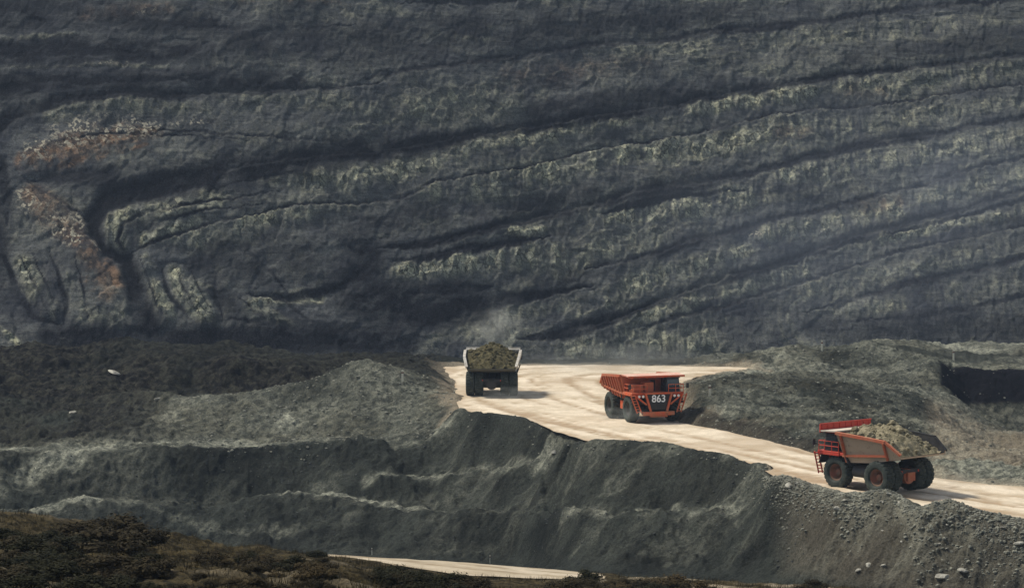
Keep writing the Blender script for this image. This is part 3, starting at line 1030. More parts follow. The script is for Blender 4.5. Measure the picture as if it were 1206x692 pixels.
PALES = [  # x, y, half-width ; strength
    (0.40, [(60, 138, 8), (127, 126, 9), (300, 122, 9), (395, 120, 9), (440, 130, 8)]),
    (0.75, [(590, 166, 8), (648, 157, 9), (700, 150, 8), (740, 142, 6)]),
    (0.65, [(815, 130, 7), (870, 122, 8), (915, 118, 7), (960, 112, 6)]),
    (0.45, [(990, 100, 6), (1060, 98, 9), (1130, 92, 9), (1300, 72, 9)]),
    (0.62, [(600, 217, 13), (700, 192, 13), (760, 180, 10), (860, 172, 10), (900, 160, 8)]),
    (0.60, [(300, 210, 7), (380, 212, 10), (450, 205, 11), (510, 190, 10), (570, 172, 8), (600, 163, 6)]),
    (0.66, [(288, 260, 8), (330, 252, 8), (362, 254, 6)]),
    (0.55, [(500, 230, 10), (540, 226, 12), (600, 219, 13)]),
    (0.35, [(210, 280, 8), (250, 285, 14), (300, 270, 10)]),
    (0.85, [(468, 320, 7), (520, 316, 9), (570, 311, 9), (615, 303, 12), (655, 300, 12)]),
    (0.75, [(600, 276, 4), (640, 273, 5)]),
    (0.90, [(712, 263, 5), (750, 255, 9), (800, 248, 10), (832, 244, 8)]),
    (0.62, [(832, 240, 10), (860, 235, 11), (895, 226, 11)]),
    (0.80, [(922, 210, 8), (976, 204, 8)]), (0.9, [(1000, 184, 7), (1015, 178, 8)]),
    (0.60, [(976, 202, 8), (1040, 192, 8), (1100, 180, 8), (1300, 150, 10)]),
    (0.60, [(905, 275, 9), (950, 270, 9), (1000, 260, 10), (1060, 248, 9)]),
    (0.40, [(1060, 240, 9), (1130, 225, 9), (1300, 180, 9)]),
    (0.55, [(900, 330, 7), (950, 318, 7)]), (0.50, [(1040, 283, 7), (1122, 264, 6), (1206, 250, 6)]),
    (0.50, [(730, 383, 6), (780, 370, 7), (830, 352, 7), (890, 335, 6)]),
    (0.58, [(740, 335, 10), (800, 322, 12), (850, 308, 10), (880, 296, 6)]),
    (0.35, [(600, 368, 9), (680, 362, 9), (740, 350, 9)]),
    (0.45, [(670, 410, 14), (760, 405, 16), (830, 405, 12)]),  # pale patch paints dust haze onto the foot of the wall
    (0.50, [(660, 320, 10), (720, 290, 12), (780, 275, 10)]),
    (0.62, [(128, 262, 9), (145, 288, 8)]), (0.60, [(135, 255, 10), (180, 248, 14), (260, 232, 10)]), (0.55, [(170, 285, 6), (230, 262, 5)]),
    (0.8, [(205, 318, 8), (225, 350, 13), (240, 372, 9)]), (0.6, [(170, 308, 7), (185, 345, 8), (200, 370, 6)]),
    (0.65, [(25, 310, 10), (45, 345, 13), (62, 370, 9)]), (0.5, [(85, 330, 7), (95, 370, 8), (140, 375, 9)]),
    (0.60, [(295, 358, 8), (350, 348, 7), (375, 350, 6)]), (0.40, [(310, 365, 6), (340, 385, 6), (370, 398, 5)]),
    (1.0, [(2, 385, 2), (10, 396, 3), (26, 414, 3), (52, 417, 2)]), (0.5, [(75, 402, 6), (120, 404, 5)]), (0.8, [(258, 340, 2), (200, 325, 2), (222, 365, 2)]), (0.35, [(560, 380, 20), (600, 385, 20)]), (0.4, [(1000, 365, 8), (1060, 360, 8)]),
    (0.30, [(730, 62, 8), (830, 58, 8)]), (0.30, [(900, 45, 9), (1000, 40, 9), (1120, 28, 8)]),
    (0.30, [(950, 342, 9), (1020, 332, 9), (1200, 290, 9)]), (0.30, [(1100, 350, 9), (1200, 330, 9)]),
    (0.40, [(900, 150, 8), (960, 155, 10), (1040, 145, 9), (1200, 120, 8)]),
    (0.25, [(460, 130, 16), (540, 120, 20), (640, 110, 10)]),
    (0.45, [(0, 44, 3), (60, 41, 2.5), (92, 40, 2)]), (0.35, [(0, 81, 2.5), (80, 78, 2), (135, 76, 3), (200, 80, 2)]),
    (0.30, [(500, 40, 2), (600, 50, 2)]),
]
DARKS = [
    (0.8, [(0, 62, 17), (120, 60, 16), (250, 60, 10)]), (0.7, [(0, 105, 18), (150, 98, 13), (350, 94, 9)]), (0.6, [(0, 15, 22), (80, 15, 17), (250, 30, 10)]), (0.5, [(250, 50, 18), (420, 50, 20), (560, 30, 18)]),
    (0.55, [(130, 212, 12), (60, 208, 8)]), (0.95, [(110, 262, 9), (125, 238, 14), (190, 220, 17), (260, 205, 19), (400, 180, 16), (540, 165, 10)]), (0.9, [(152, 312, 9), (160, 345, 12), (176, 385, 14)]), (0.5, [(230, 310, 10), (260, 300, 20), (300, 310, 20)]), (0.55, [(630, 132, 14), (740, 115, 10), (850, 100, 8)]),
    (0.5, [(600, 36, 20), (750, 25, 18), (880, 14, 12)]), (0.45, [(1000, 70, 10), (1150, 52, 12), (1300, 30, 12)]), (0.4, [(420, 268, 14), (520, 252, 14)]),
    (0.75, [(430, 300, 22), (420, 340, 30), (480, 365, 25), (560, 362, 18)]), (0.75, [(60, 398, 14), (300, 402, 20), (480, 398, 16)]), (0.4, [(290, 300, 22), (360, 310, 20)]),
    (0.45, [(950, 385, 10), (1200, 385, 18), (1300, 370, 20)]), (0.4, [(640, 335, 12), (720, 312, 8)]), (0.45, [(360, 45, 25), (500, 62, 18)]), (0.4, [(600, 248, 10), (700, 228, 8)]),
    (0.5, [(258, 345, 12), (275, 370, 14)]), (0.6, [(3, 240, 12), (-10, 330, 14)]), (0.4, [(910, 200, 6), (930, 188, 7)]),
]
RUSTS = [
    (0.85, [(28, 190, 8), (60, 185, 14), (100, 170, 16), (150, 160, 12), (185, 155, 5)]),
    (1.0, [(70, 195, 5), (100, 187, 5), (140, 178, 4), (170, 172, 3)]),
    (0.75, [(40, 228, 12), (62, 250, 15), (85, 275, 14), (105, 300, 10), (120, 325, 8)]),
    (1.0, [(128, 312, 7), (138, 334, 7)]), (0.6, [(110, 330, 12), (125, 345, 10)]),
    (0.35, [(95, 14, 7), (150, 12, 8), (200, 10, 5)]), (0.4, [(265, -2, 6), (330, 0, 5), (400, 2, 3)]),
    (0.22, [(600, 92, 14), (680, 82, 12), (760, 70, 6)]),
    (0.45, [(920, 160, 8), (950, 158, 7)]), (0.35, [(1020, 245, 8), (1060, 238, 6)]),
    (0.30, [(1000, 108, 6), (1040, 110, 6)]),
]
CHALKS = [
    (0.9, 0.10, [(40, 180, 10), (80, 160, 18), (130, 150, 14), (185, 152, 8)]),
    (1.0, 0.10, [(30, 230, 10), (60, 262, 14), (90, 285, 10)]),
    (1.0, 0.35, [(78, 240, 3), (90, 260, 5), (105, 280, 5), (118, 292, 3)]),
    (0.9, 0.2, [(882, 278, 3), (896, 276, 3)]), (0.7, 0.2, [(720, 238, 3), (726, 242, 3)]), (0.6, 0.2, [(758, 228, 4), (766, 230, 4)]),
    (0.8, 0.16, [(200, 145, 3), (245, 143, 3)]), (0.8, 0.12, [(160, 14, 3), (180, 13, 3)]),
    (0.6, 0.15, [(120, 75, 2), (150, 76, 2)]),
]

wx = np.concatenate([np.arange(-230, -132, 1.2), np.arange(-132, 132, 0.27), np.arange(132, 290, 1.2)])
ZB, ZT = -7.0, 78.0
wz = np.arange(ZB - 10, ZT + 0.01, 0.24)
WX, WZ = np.meshgrid(wx, wz)
yb = 585 + 0.42 * WX - 0.00025 * WX ** 2 + 7 * np.sin(WX / 38.0)
SL = math.tan(math.radians(43))
WY = yb + (WZ - ZB) / SL
wpx, wpy = project(WX, WY, WZ)
warpx = fbm(WX / 6, WZ / 6, 301, 4) * 5
warpy = fbm(WX / 5, WZ / 5, 311, 4, 0.55) * 2.2 + fbm(WX / 0.9, WZ / 1.6, 312, 3) * 2.6
qx, qy = wpx + warpx, wpy + warpy


def field(line_, soft=0.55):
    x0, x1 = min(p[0] for p in line_) - 60, max(p[0] for p in line_) + 60
    y0, y1 = min(p[1] for p in line_) - 60, max(p[1] for p in line_) + 60
    m = (qx > x0) & (qx < x1) & (qy > y0) & (qy < y1)
    r = np.zeros(qx.shape)
    if m.any():
        d, w = seg_dist(qx[m], qy[m], line_)
        r[m] = 1 - sstep(w * (1 - soft), w * (1 + soft), d)
    return r


SEAMS = [[(a, b, w * (0.2 if (i in (0, len(s_) - 1) and 0 < a < 1206) else 1)) for i, (a, b, w) in enumerate(s_)] for s_ in SEAMS]
coalf = np.zeros(WX.shape)
groove = np.zeros(WX.shape)
for s in SEAMS:
    f_ = field([(a, b, w * (1.3 if a > 420 else 1.05)) for a, b, w in s], 0.45)
    coalf = np.maximum(coalf, f_)
    groove = np.maximum(groove, f_ * np.clip(np.mean([p[2] for p in s]) / 6, 0.4, 1.2))
coalf *= np.clip(0.86 + 0.8 * fbm(WX / 7, WZ / 4, 320, 3), 0.35, 1)
palef = np.zeros(WX.shape)
for st, s in PALES:
    palef = np.maximum(palef, st * field(s, 0.75))
col = fbm(WX / 1.3, WZ / 9, 330, 3, 0.6)                   # columns of firmer and softer stone
palef = palef * np.clip(1.0 + 1.3 * col + 1.0 * fbm(WX / 5, WZ / 5, 331, 3) + 1.2 * fbm(WX / 22, WZ / 9, 332, 3), 0.1, 1.3)
palef = np.clip(palef + 0.10 + 0.25 * fbm(WX / 14, WZ / 6 + WX * 0.03, 333, 4), 0, 1)
darkf = np.zeros(WX.shape)
for st, s in DARKS:
    darkf = np.maximum(darkf, min(1.0, 1.2 * st) * field(s, 0.8))
palef *= (1 - 0.85 * coalf) * (1 - 0.9 * darkf)
coalf = np.maximum(coalf, darkf * np.clip(1.05 + 1.2 * fbm(WX / 5, WZ / 2.5, 324, 4, 0.6), 0, 1.2))
coalf = np.clip(coalf, 0, 1)
# bedding between the named seams: a layer number interpolated from them
SEAMS_N = len(SEAMS)
LEV = {0: 1.0, 1: 1.0, 2: 2.4, 3: 3.5, 4: 4.8, 5: 5.8, 7: 6.6, 8: 8.0, 9: 8.8, 11: 10.0, 12: 11.0}
num, den = np.zeros(WX.shape), np.zeros(WX.shape)
for k_, lv in LEV.items():
    d_, _w = seg_dist(wpx, wpy, SEAMS[k_])
    wt = 1.0 / (d_ + 4.0) ** 1.6
    num += wt * lv
    den += wt
strat = num / den + 0.20 * fbm(WX / 11, WZ / 5, 371, 4, 0.6)
bedl = sstep(0.10, 0.34, vnoise(strat * 11.0, wpx / 90, 372)) * (0.5 + fbm(WX / 10, WZ / 5, 373, 3))
bedl = np.maximum(bedl, sstep(0.16, 0.36, vnoise(strat * 23.0, wpx / 60, 374)) * 0.5)
bedp = sstep(0.06, 0.40, vnoise(strat * 7.0 + 31, wpx / 120, 375))
coalf = np.clip(np.maximum(coalf, np.clip(bedl, 0, 1) * 0.5 * sstep(-0.2, 0.25, fbm(WX / 16, WZ / 8, 377, 3)) * (1 - 0.7 * palef)), 0, 1)
palef = np.clip(palef + 0.22 * bedp * (1 - coalf) * sstep(150, 520, wpx), 0, 1)
rustf = np.zeros(WX.shape)
for st, s in RUSTS:
    rustf = np.maximum(rustf, st * field(s, 0.7))
rustf *= np.clip(0.8 + 1.6 * fbm(WX / 2.2, WZ / 2.2, 340, 4, 0.6), 0, 1)
chalkf = np.zeros(WX.shape)
for st, th, s in CHALKS:
    chalkf = np.maximum(chalkf, st * field(s, 0.7))
chalkf *= np.clip(0.75 + 1.5 * fbm(WX / 3, WZ / 3, 350, 3), 0, 1)

def facets(u, v, seed, tilt):
    """blocky relief: each jittered cell is a tilted plane"""
    iu, iv = np.floor(u), np.floor(v)
    bd = np.full(u.shape, 1e9)
    bh = np.zeros(u.shape)
    for a in (-1, 0, 1):
        for b in (-1, 0, 1):
            cu, cv = iu + a, iv + b
            ci, cj = cu.astype(np.int64), cv.astype(np.int64)
            pu = cu + .1 + .8 * _hash(ci, cj, seed)
            pv = cv + .1 + .8 * _hash(ci, cj, seed + 1)
            du, dv = u - pu, v - pv
            d = du * du + dv * dv
            h = _hash(ci, cj, seed + 2) - .5 + tilt * (du * (_hash(ci, cj, seed + 3) - .5) + dv * (_hash(ci, cj, seed + 4) - .5))
            m = d < bd
            bd = np.where(m, d, bd)
            bh = np.where(m, h, bh)
    return bh


# benches: the face under a seam stands forward of the ledge on it
step = np.zeros(WX.shape)
for k_, x0, A in ((1, 452, .7), (2, 200, 1.3), (3, 190, .9), (4, 450, .9), (5, 460, .7), (7, 690, .8), (8, 640, 1.2), (9, 755, .7), (11, 955, .7), (0, 20, .9)):
    ln = sorted([p[:2] for p in SEAMS[k_] if p[0] >= x0])
    yl = np.interp(qx, [p[0] for p in ln], [p[1] for p in ln])
    g = sstep(ln[0][0] - 20, ln[0][0] + 30, qx) * (1 - sstep(ln[-1][0] - 10, ln[-1][0] + 25, qx))
    bl = qy - yl
    step += A * g * np.where(bl > 0, np.exp(-bl / 20.0) * sstep(0, 4, bl), -0.5 * np.exp(bl / 6.0) * sstep(0, -3, bl))
DEEP = [(5.0, [(230, 212, 10), (190, 219, 12), (127, 235, 12), (108, 255, 10), (111, 277, 8), (124, 291, 6), (150, 306, 8), (157, 337, 10), (170, 370, 12), (180, 390, 14)]),
        (2.2, [(57, 293, 3), (73, 331, 5), (79, 353, 6), (76, 380, 7)]), (1.8, [(190, 312, 3), (194, 337, 4), (206, 356, 5), (224, 376, 6)]),
        (2.6, [(-5, 250, 9), (0, 290, 7), (8, 310, 6), (22, 345, 6), (44, 374, 8), (75, 388, 9)]), (2.0, [(256, 318, 5), (255, 350, 7), (264, 378, 8)]),
        (2.2, [(40, 210, 6), (90, 208, 8), (135, 204, 6)]), (2.5, [(410, 288, 9), (430, 312, 8), (405, 340, 6), (350, 352, 5), (300, 346, 4)])]
for dp, ln in DEEP:
    step -= 0.14 * dp * field([(a, b, w * 1.05) for a, b, w in ln], 0.5)
for dp, ln in ((2.0, [(130, 268, 12), (150, 262, 14), (200, 250, 16), (250, 240, 12)]), (1.8, [(212, 325, 9), (228, 352, 13), (240, 374, 12)]), (1.5, [(30, 318, 10), (46, 345, 12), (60, 368, 10)]),
               (1.8, [(60, 240, 16), (88, 275, 16), (118, 318, 14), (132, 345, 10)]), (1.5, [(172, 312, 7), (184, 342, 8), (198, 372, 8)]), (1.2, [(40, 180, 16), (110, 165, 18), (180, 155, 8)])):
    step += 0.22 * dp * field(ln, 0.7)
# relief along the wall's normal
nrm = np.array([0, -SL, 1.0]) / math.hypot(1, SL)
bedc = WZ - 0.17 * WX + 2.2 * fbm(WX / 30, WZ / 30, 360, 2)
ter = (np.mod(bedc / 3.6, 1.0) - 0.5)
ter = np.where(np.abs(ter) < 0.45, ter, np.sign(ter) * 0.45)
fac = (0.35 + 0.6 * palef) * facets(WX / 5.0 + .3 * fbm(WX / 6, WZ / 6, 381, 2), WZ / 4.0 - WX * .045, 401, 1.6) * 0.75
fac += facets(WX / 1.7 + .4 * fbm(WX / 3, WZ / 3, 382, 2), WZ / 2.1 - WX * .08, 411, 1.6) * (0.14 + 0.5 * palef)
disp = -0.22 * groove + 0.25 * palef + step + fbm(WX / 22, WZ / 14, 361, 3) * 1.6 + fbm(WX / 3.5, WZ / 4, 362, 4, 0.6) * 0.25 + fac
disp += fbm(WX / 0.6, WZ / 0.8, 364, 2) * 0.16
DX = WX
DY = WY + disp * nrm[1]
DZ = WZ + disp * nrm[2]
o = link_mesh('pit_wall', grid_mesh('pit_wall', DX, DY, DZ, {'coal': coalf, 'pale': palef, 'rust': rustf, 'chalk': chalkf}), M_WALL)
tag(o, kind='structure')
# level ground above the wall
top = MB()
ty = 585 + 0.42 * wx[::12] - 0.00025 * wx[::12] ** 2 + 7 * np.sin(wx[::12] / 38.0) + (ZT - ZB) / SL
n_ = len(ty)
top.add([(x, y - 1.5, ZT - 0.6) for x, y in zip(wx[::12], ty)] + [(x * 3, 1600, ZT + 20) for x in wx[::12]],
        [(i, i + 1, n_ + i + 1, n_ + i) for i in range(n_ - 1)])
tag(top.build('plateau', M_GROUND), kind='structure')


# ------------------------------------------------------------------ haul trucks
def wheel(parent, x, y, outer, paint, tyre_mat, R=1.75, W=1.26):
    """outer = +1 / -1: the side the dish shows on"""
    hub = MB()
    s = outer
    hub.lathe_x([(s * 0.10, 0.0), (s * 0.10, 0.34), (s * -0.05, 0.42), (s * -0.2, 0.46)], 20)
    w = hub.build('wheel', paint, parent)
    w.location = (x, y, R)
    rim = MB()
    rim.lathe_x([(s * -0.20, 0.30), (s * -0.14, 0.62), (s * 0.26, 0.80), (s * 0.42, 0.86), (s * 0.43, 0.92), (s * 0.30, 0.93), (s * -0.42, 0.93)], 32)
    for k in range(12):
        t = 2 * math.pi * k / 12
        c = Vector((s * -0.16, 0.52 * math.cos(t), 0.52 * math.sin(t)))
        rim.tube(c, c + Vector((s * 0.09, 0, 0)), 0.05, 6)
    rim.build('rim', paint, w, True)
    ty_ = MB()
    h = W / 2
    prof = [(-h * .72, .91), (-h * .98, 1.08), (-h * 1.0, 1.35), (-h * .93, R - .16), (-h * .80, R - .03), (-h * .45, R), (-h * .12, R), (h * .12, R),
            (h * .45, R), (h * .80, R - .03), (h * .93, R - .16), (h * 1.0, 1.35), (h * .98, 1.08), (h * .72, .91)]
    n = 88

    def lug(i, j, r):
        if 3 <= j <= 10:
            ph = (i + (2 if j >= 7 else 0)) % 4
            if ph < 1:
                return r - (0.10 if 4 <= j <= 9 else 0.05)
        return r
    ty_.lathe_x(prof, n, fn=lug)
    ty_.build('tyre', tyre_mat, w)
    return w


def body_section(y, zf, hw_b, hw_t, zt):
    return y, zf, hw_b, hw_t, zt


def make_truck(loc, rz, style):
    """haul truck, +y is forward, origin on the ground under its middle"""
    S = style
    root = empty('haul_truck', loc, rz)
    pa, pb = S['paint'], S['body']
    # frame
    m = MB()
    for s in (-1, 1):
        m.box(s * 0.75 - .22, s * 0.75 + .22, -4.3, 5.2, 1.75, 2.55)
    for y in (-4.0, -1.2, 1.4, 4.6):
        m.box(-0.53, 0.53, y - .2, y + .2, 1.85, 2.45)
    m.build('chassis', M_STEEL, root, bevel=.04)
    m = MB()
    m.tube((-2.6, -3, 1.75), (2.6, -3, 1.75), 0.62, 16)
    m.tube((0, -4.4, 1.75), (0, -1.9, 1.75), 0.80, 16)
    m.box(-.55, .55, -4.75, -4.35, 1.3, 2.2)
    m.build('rear_axle', S['axle'], root)
    m = MB()
    m.tube((-2.3, 3, 1.75), (2.3, 3, 1.75), 0.36, 12)
    for s in (-1, 1):
        m.tube((s * 1.75, 3, 1.6), (s * 1.6, 3, 3.6), 0.26, 12)
    m.build('front_axle', M_STEEL, root)
    # wheels
    for s in (-1, 1):
        wheel(root, s * 2.85, 3.05, s, S['rim'], S['tyre'])
        wheel(root, s * 3.10, -3.0, s, S['rim'], S['tyre'])
        wheel(root, s * 1.86, -3.0, s, S['rim'], S['tyre'])
    # tanks between the axles
    m = MB()
    m.tube((-2.4, -0.9, 2.0), (-2.4, 1.0, 2.0), 0.62, 20)
    m.build('fuel_tank', M_STEEL, root, False)
    m = MB()
    m.box(1.75, 2.9, -0.8, 0.9, 1.45, 2.55)
    m.build('hydraulic_tank', S['paint'], root, bevel=.08)
    for s in (-1, 1):
        m = MB()
        m.tube((s * 1.25, 0.2, 1.9), (s * 1.25, -0.6, 3.0), 0.24, 12)
        m.tube((s * 1.25, -0.6, 3.0), (s * 1.25, -0.9, 3.5), 0.16, 12)
        m.build('hoist_cylinder', M_STEEL, root)
    # deck
    m = MB()
    m.box(-3.65, 3.65, 2.3, 5.35, 3.80, 3.98)
    m.box(-3.65, -1.75, 2.3, 5.2, 3.55, 3.797)
    m.box(1.75, 3.65, 2.3, 5.2, 3.55, 3.797)
    m.box(-3.55, -1.5, 1.55, 2.297, 3.62, 3.9)
    m.box(1.5, 3.55, 1.55, 2.297, 3.62, 3.9)
    m.build('deck', pa, root, bevel=.03)
    # mudguards over the front wheels
    for s in (-1, 1):
        m = MB()
        m.plate([(s * 2.2, 4.9, 3.55), (s * 3.6, 4.9, 3.55), (s * 3.6, 5.3, 2.6), (s * 2.2, 5.3, 2.6)], .08)
        m.build('mudguard', M_STEEL, root)
        m = MB()
        m.plate([(s * 2.2, 1.5, 3.6), (s * 3.6, 1.5, 3.6), (s * 3.6, 1.0, 2.8), (s * 2.2, 1.0, 2.8)], .08)
        m.build('mudguard', M_STEEL, root)
    # radiator and front
    m = MB()
    m.hexa([(-1.05, 4.5, 1.75), (1.05, 4.5, 1.75), (1.05, 5.45, 1.75), (-1.05, 5.45, 1.75)],
           [(-1.75, 4.5, 3.797), (1.75, 4.5, 3.797), (1.75, 5.45, 3.797), (-1.75, 5.45, 3.797)])
    rad = m.build('radiator', M_STEEL, root, bevel=.04)
    m = MB()
    for k in range(9):
        z = 1.95 + k * .2
        hw = 1.05 + (z - 1.75) / 2.05 * .7 - .12
        m.box(-hw, hw, 5.453, 5.52, z, z + .07)
    m.build('grille', M_STEEL, rad)
    m = MB()
    for s in (-1, 1):
        m.bar((s * 1.84, 5.5, 3.95), (s * 1.12, 5.62, 1.55), .26, .3)
        m.bar((s * 3.3, 5.42, 3.7), (s * 1.65, 5.5, 2.45), .2, .2)
    m.bar((-2.0, 5.5, 3.9), (2.0, 5.5, 3.9), .16, .22)
    m.build('grille_frame', pa, root, bevel=.03)
    m = MB()
    m.box(-2.15, 2.15, 5.25, 5.85, 1.05, 1.55)
    m.box(-1.2, 1.2, 5.35, 5.75, .82, 1.047)
    m.build('bumper', pa, root, bevel=.05)
    # number
    if S.get('number'):
        cu = bpy.data.curves.new('number', 'FONT')
        cu.body = S['number']
        cu.size = 1.32
        cu.extrude = 0.02
        cu.offset = 0.018
        cu.align_x = 'CENTER'
        cu.align_y = 'CENTER'
        tmp = bpy.data.objects.new('number_text', cu)
        COL.objects.link(tmp)
        dg = bpy.context.evaluated_depsgraph_get()
        me = bpy.data.meshes.new_from_object(tmp.evaluated_get(dg))
        bpy.data.objects.remove(tmp)
        nb = link_mesh('number', me, None, root)
        me.materials.clear()
        me.materials.append(M_LETTER)
        nb.location = (0, 5.58, 3.18)
        nb.rotation_euler = (math.radians(90), 0, math.radians(180))
        tag(nb, 'white number 863 on the dark grille')
    # headlights
    for s in (-1, 1):
        for k in (0, 1):
            m = MB()
            c = (s * (2.2 + k * .55), 5.36, 3.55)
            m.tube(c, (c[0], 5.62, c[2]), .20, 14)
            h = m.build('headlight', pa, root)
            m = MB()
            m.tube((c[0], 5.622, c[2]), (c[0], 5.66, c[2]), .17, 14)
            m.build('lens', M_LAMP, h)
    # stairs at the front, one to each side
    for s in (-1, 1):
        m = MB()
        m.bar((s * 2.45, 5.75, 1.4), (s * 3.35, 5.55, 3.8), .09, .16)
        m.bar((s * 3.05, 5.75, 1.4), (s * 3.95, 5.55, 3.8), .09, .16)
        for k in range(7):
            f = (k + .5) / 7
            x = s * (2.45 + .9 * f)
            z = 1.4 + 2.4 * f
            m.box(min(x, x + s * .6), max(x, x + s * .6), 5.50, 5.78, z - .03, z + .03)
        m.build('ladder', pa, root)
    # rails on the deck
    for s in (-1, 1):
        m = MB()
        for y in (2.4, 3.4, 4.4, 5.25):
            m.tube((s * 3.58, y, 3.98), (s * 3.58, y, 5.0), .045, 8)
        for z in (4.5, 5.0):
            m.tube((s * 3.58, 2.4, z), (s * 3.58, 5.25, z), .045, 8)
            m.tube((s * 3.58, 5.25, z), (s * 1.5, 5.25, z), .045, 8)
        m.tube((s * 2.5, 5.25, 3.98), (s * 2.5, 5.25, 5.0), .045, 8)
        m.tube((s * 1.5, 5.25, 3.98), (s * 1.5, 5.25, 5.0), .045, 8)
        m.build('handrail', pa, root)
    # cab on the driver's (left) side
    m = MB()
    m.hexa([(-3.35, 2.75, 3.983), (-1.35, 2.75, 3.983), (-1.35, 4.75, 3.983), (-3.35, 4.75, 3.983)],
           [(-3.25, 2.85, 5.75), (-1.45, 2.85, 5.75), (-1.45, 4.55, 5.75), (-3.25, 4.55, 5.75)])
    m.box(-3.35, -1.35, 2.75, 4.75, 5.753, 5.86)
    cab = m.build('cab', S['cab'], root, bevel=.04)
    m = MB()
    m.plate([(-3.18, 4.68, 4.75), (-1.52, 4.68, 4.75), (-1.56, 4.60, 5.6), (-3.14, 4.60, 5.6)], -.05)
    m.build('windscreen', M_GLASS, cab)
    for s, x in ((-1, -3.33), (1, -1.37)):
        m = MB()
        m.plate([(x, 3.0, 4.75), (x, 4.5, 4.75), (x - s * .05, 4.4, 5.6), (x - s * .05, 3.05, 5.6)], .05 * -s)
        m.build('side_window', M_GLASS, cab)
    # electrical cabinets on the other side
    m = MB()
    m.box(0.2, 1.5, 2.8, 4.3, 3.983, 5.25)
    m.box(1.75, 3.1, 2.9, 4.6, 3.983, 5.0)
    m.build('cabinet', S['cabinet'], root, bevel=.05)
    m = MB()
    for x in (-.5, -.15):
        m.tube((x, 2.6, 3.983), (x, 2.6, 5.4), .16, 10)
    m.build('exhaust', M_STEEL, root)
    for s in (-1, 1):
        m = MB()
        m.tube((s * 3.58, 5.3, 4.6), (s * 4.0, 5.55, 4.75), .04, 8)
        m.box(s * 4.05 - .18, s * 4.05 + .18, 5.5, 5.58, 4.5, 5.15)
        m.build('mirror', M_STEEL, root)
    # dump body: floor, front wall, two flared sides, canopy
    W0, W1 = 3.15, 4.02
    prof = [(1.75, 3.05), (-2.2, 3.35), (-4.5, 3.80), (-6.3, 4.15)]         # floor line (y, z)
    side_top = [(2.35, 6.02), (-2.2, 5.76), (-4.5, 5.60), (-6.3, 4.38)]

    def hw(z):
        return W0 + (W1 - W0) * max(0, min(1, (z - 3.0) / 3.0))
    m = MB()
    th = .16
    for (ya, za), (yb_, zb_) in zip(prof[:-1], prof[1:]):
        m.hexa([(-hw(za), ya, za - th), (hw(za), ya, za - th), (hw(zb_), yb_, zb_ - th), (-hw(zb_), yb_, zb_ - th)],
               [(-hw(za), ya, za), (hw(za), ya, za), (hw(zb_), yb_, zb_), (-hw(zb_), yb_, zb_)])
    # front wall
    m.hexa([(-hw(3.05), 1.60, 3.05), (hw(3.05), 1.60, 3.05), (hw(3.05), 1.78, 3.05), (-hw(3.05), 1.78, 3.05)],
           [(-hw(6.0), 2.22, 6.02), (hw(6.0), 2.22, 6.02), (hw(6.0), 2.40, 6.02), (-hw(6.0), 2.40, 6.02)])
    for s in (-1, 1):
        for i in range(3):
            (ya, za), (yb_, zb_) = prof[i], prof[i + 1]
            (yc, zc), (yd, zd) = side_top[i], side_top[i + 1]
            pts_ = [(s * hw(za), ya, za), (s * hw(zb_), yb_, zb_), (s * hw(zd), yd, zd), (s * hw(zc), yc, zc)]
            m.plate(pts_, .14 * s)
    bd = m.build('dump_body', pb, root)
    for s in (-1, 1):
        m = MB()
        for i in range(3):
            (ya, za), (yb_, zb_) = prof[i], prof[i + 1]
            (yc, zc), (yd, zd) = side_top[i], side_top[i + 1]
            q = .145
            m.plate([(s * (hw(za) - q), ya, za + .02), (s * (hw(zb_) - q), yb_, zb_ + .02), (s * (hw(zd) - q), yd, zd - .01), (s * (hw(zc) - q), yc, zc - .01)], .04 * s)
        m.build('shade_liner', M_BODY_SHADE, bd)  # added dark plates: painted shade on the inner walls
    tag(bd, S.get('body_label'))
    for s in (-1, 1):
        m = MB()
        for i in range(2):
            (yc, zc), (yd, zd) = side_top[i], side_top[i + 1]
            m.bar((s * (hw(zc) + .02), yc, zc + .02), (s * (hw(zd) + .02), yd, zd + .02), .38, .30)
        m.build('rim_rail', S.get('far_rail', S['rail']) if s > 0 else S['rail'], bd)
        m = MB()
        (yc, zc), (yd, zd) = side_top[2], side_top[3]
        m.bar((s * (hw(zc) - .01), yc, zc), (s * (hw(zd) - .01), yd, zd), .36, .22)
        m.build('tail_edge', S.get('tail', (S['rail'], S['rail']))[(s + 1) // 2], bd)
    for s in (-1, 1):
        for fy_ in S.get('ribs', (0.9, -0.6, -2.1, -3.4)):
            zlo = float(np.interp(-fy_, [-1.75, 2.2, 4.5, 6.3], [3.05, 3.35, 3.80, 4.15]))
            zhi = float(np.interp(-fy_, [-2.35, 2.2, 4.5, 6.3], [6.02, 5.76, 5.60, 4.38]))
            m = MB()
            m.bar((s * (hw(zlo) + .06), fy_, zlo - .1), (s * (hw(zhi) + .16), fy_ + .12, zhi - .08), .22, .24)
            m.build('rib', S['rail'], bd)
        m = MB()
        m.bar((s * (hw(3.6) + .14), 1.9, 3.62), (s * (hw(4.15) + .14), -4.5, 4.15), .18, .24)
        m.build('side_beam', S['rail'], bd)
    m = MB()
    m.hexa([(-4.0, 2.36, 6.12), (4.0, 2.36, 6.12), (3.95, 4.7, 6.02), (-3.95, 4.7, 6.02)],
           [(-4.0, 2.36, 6.26), (4.0, 2.36, 6.26), (3.95, 4.7, 6.16), (-3.95, 4.7, 6.16)])
    can = m.build('canopy', S['canopy'], bd)
    m = MB()
    m.box(-3.97, 3.97, 4.703, 4.83, 5.92, 6.16 + S['lip'])
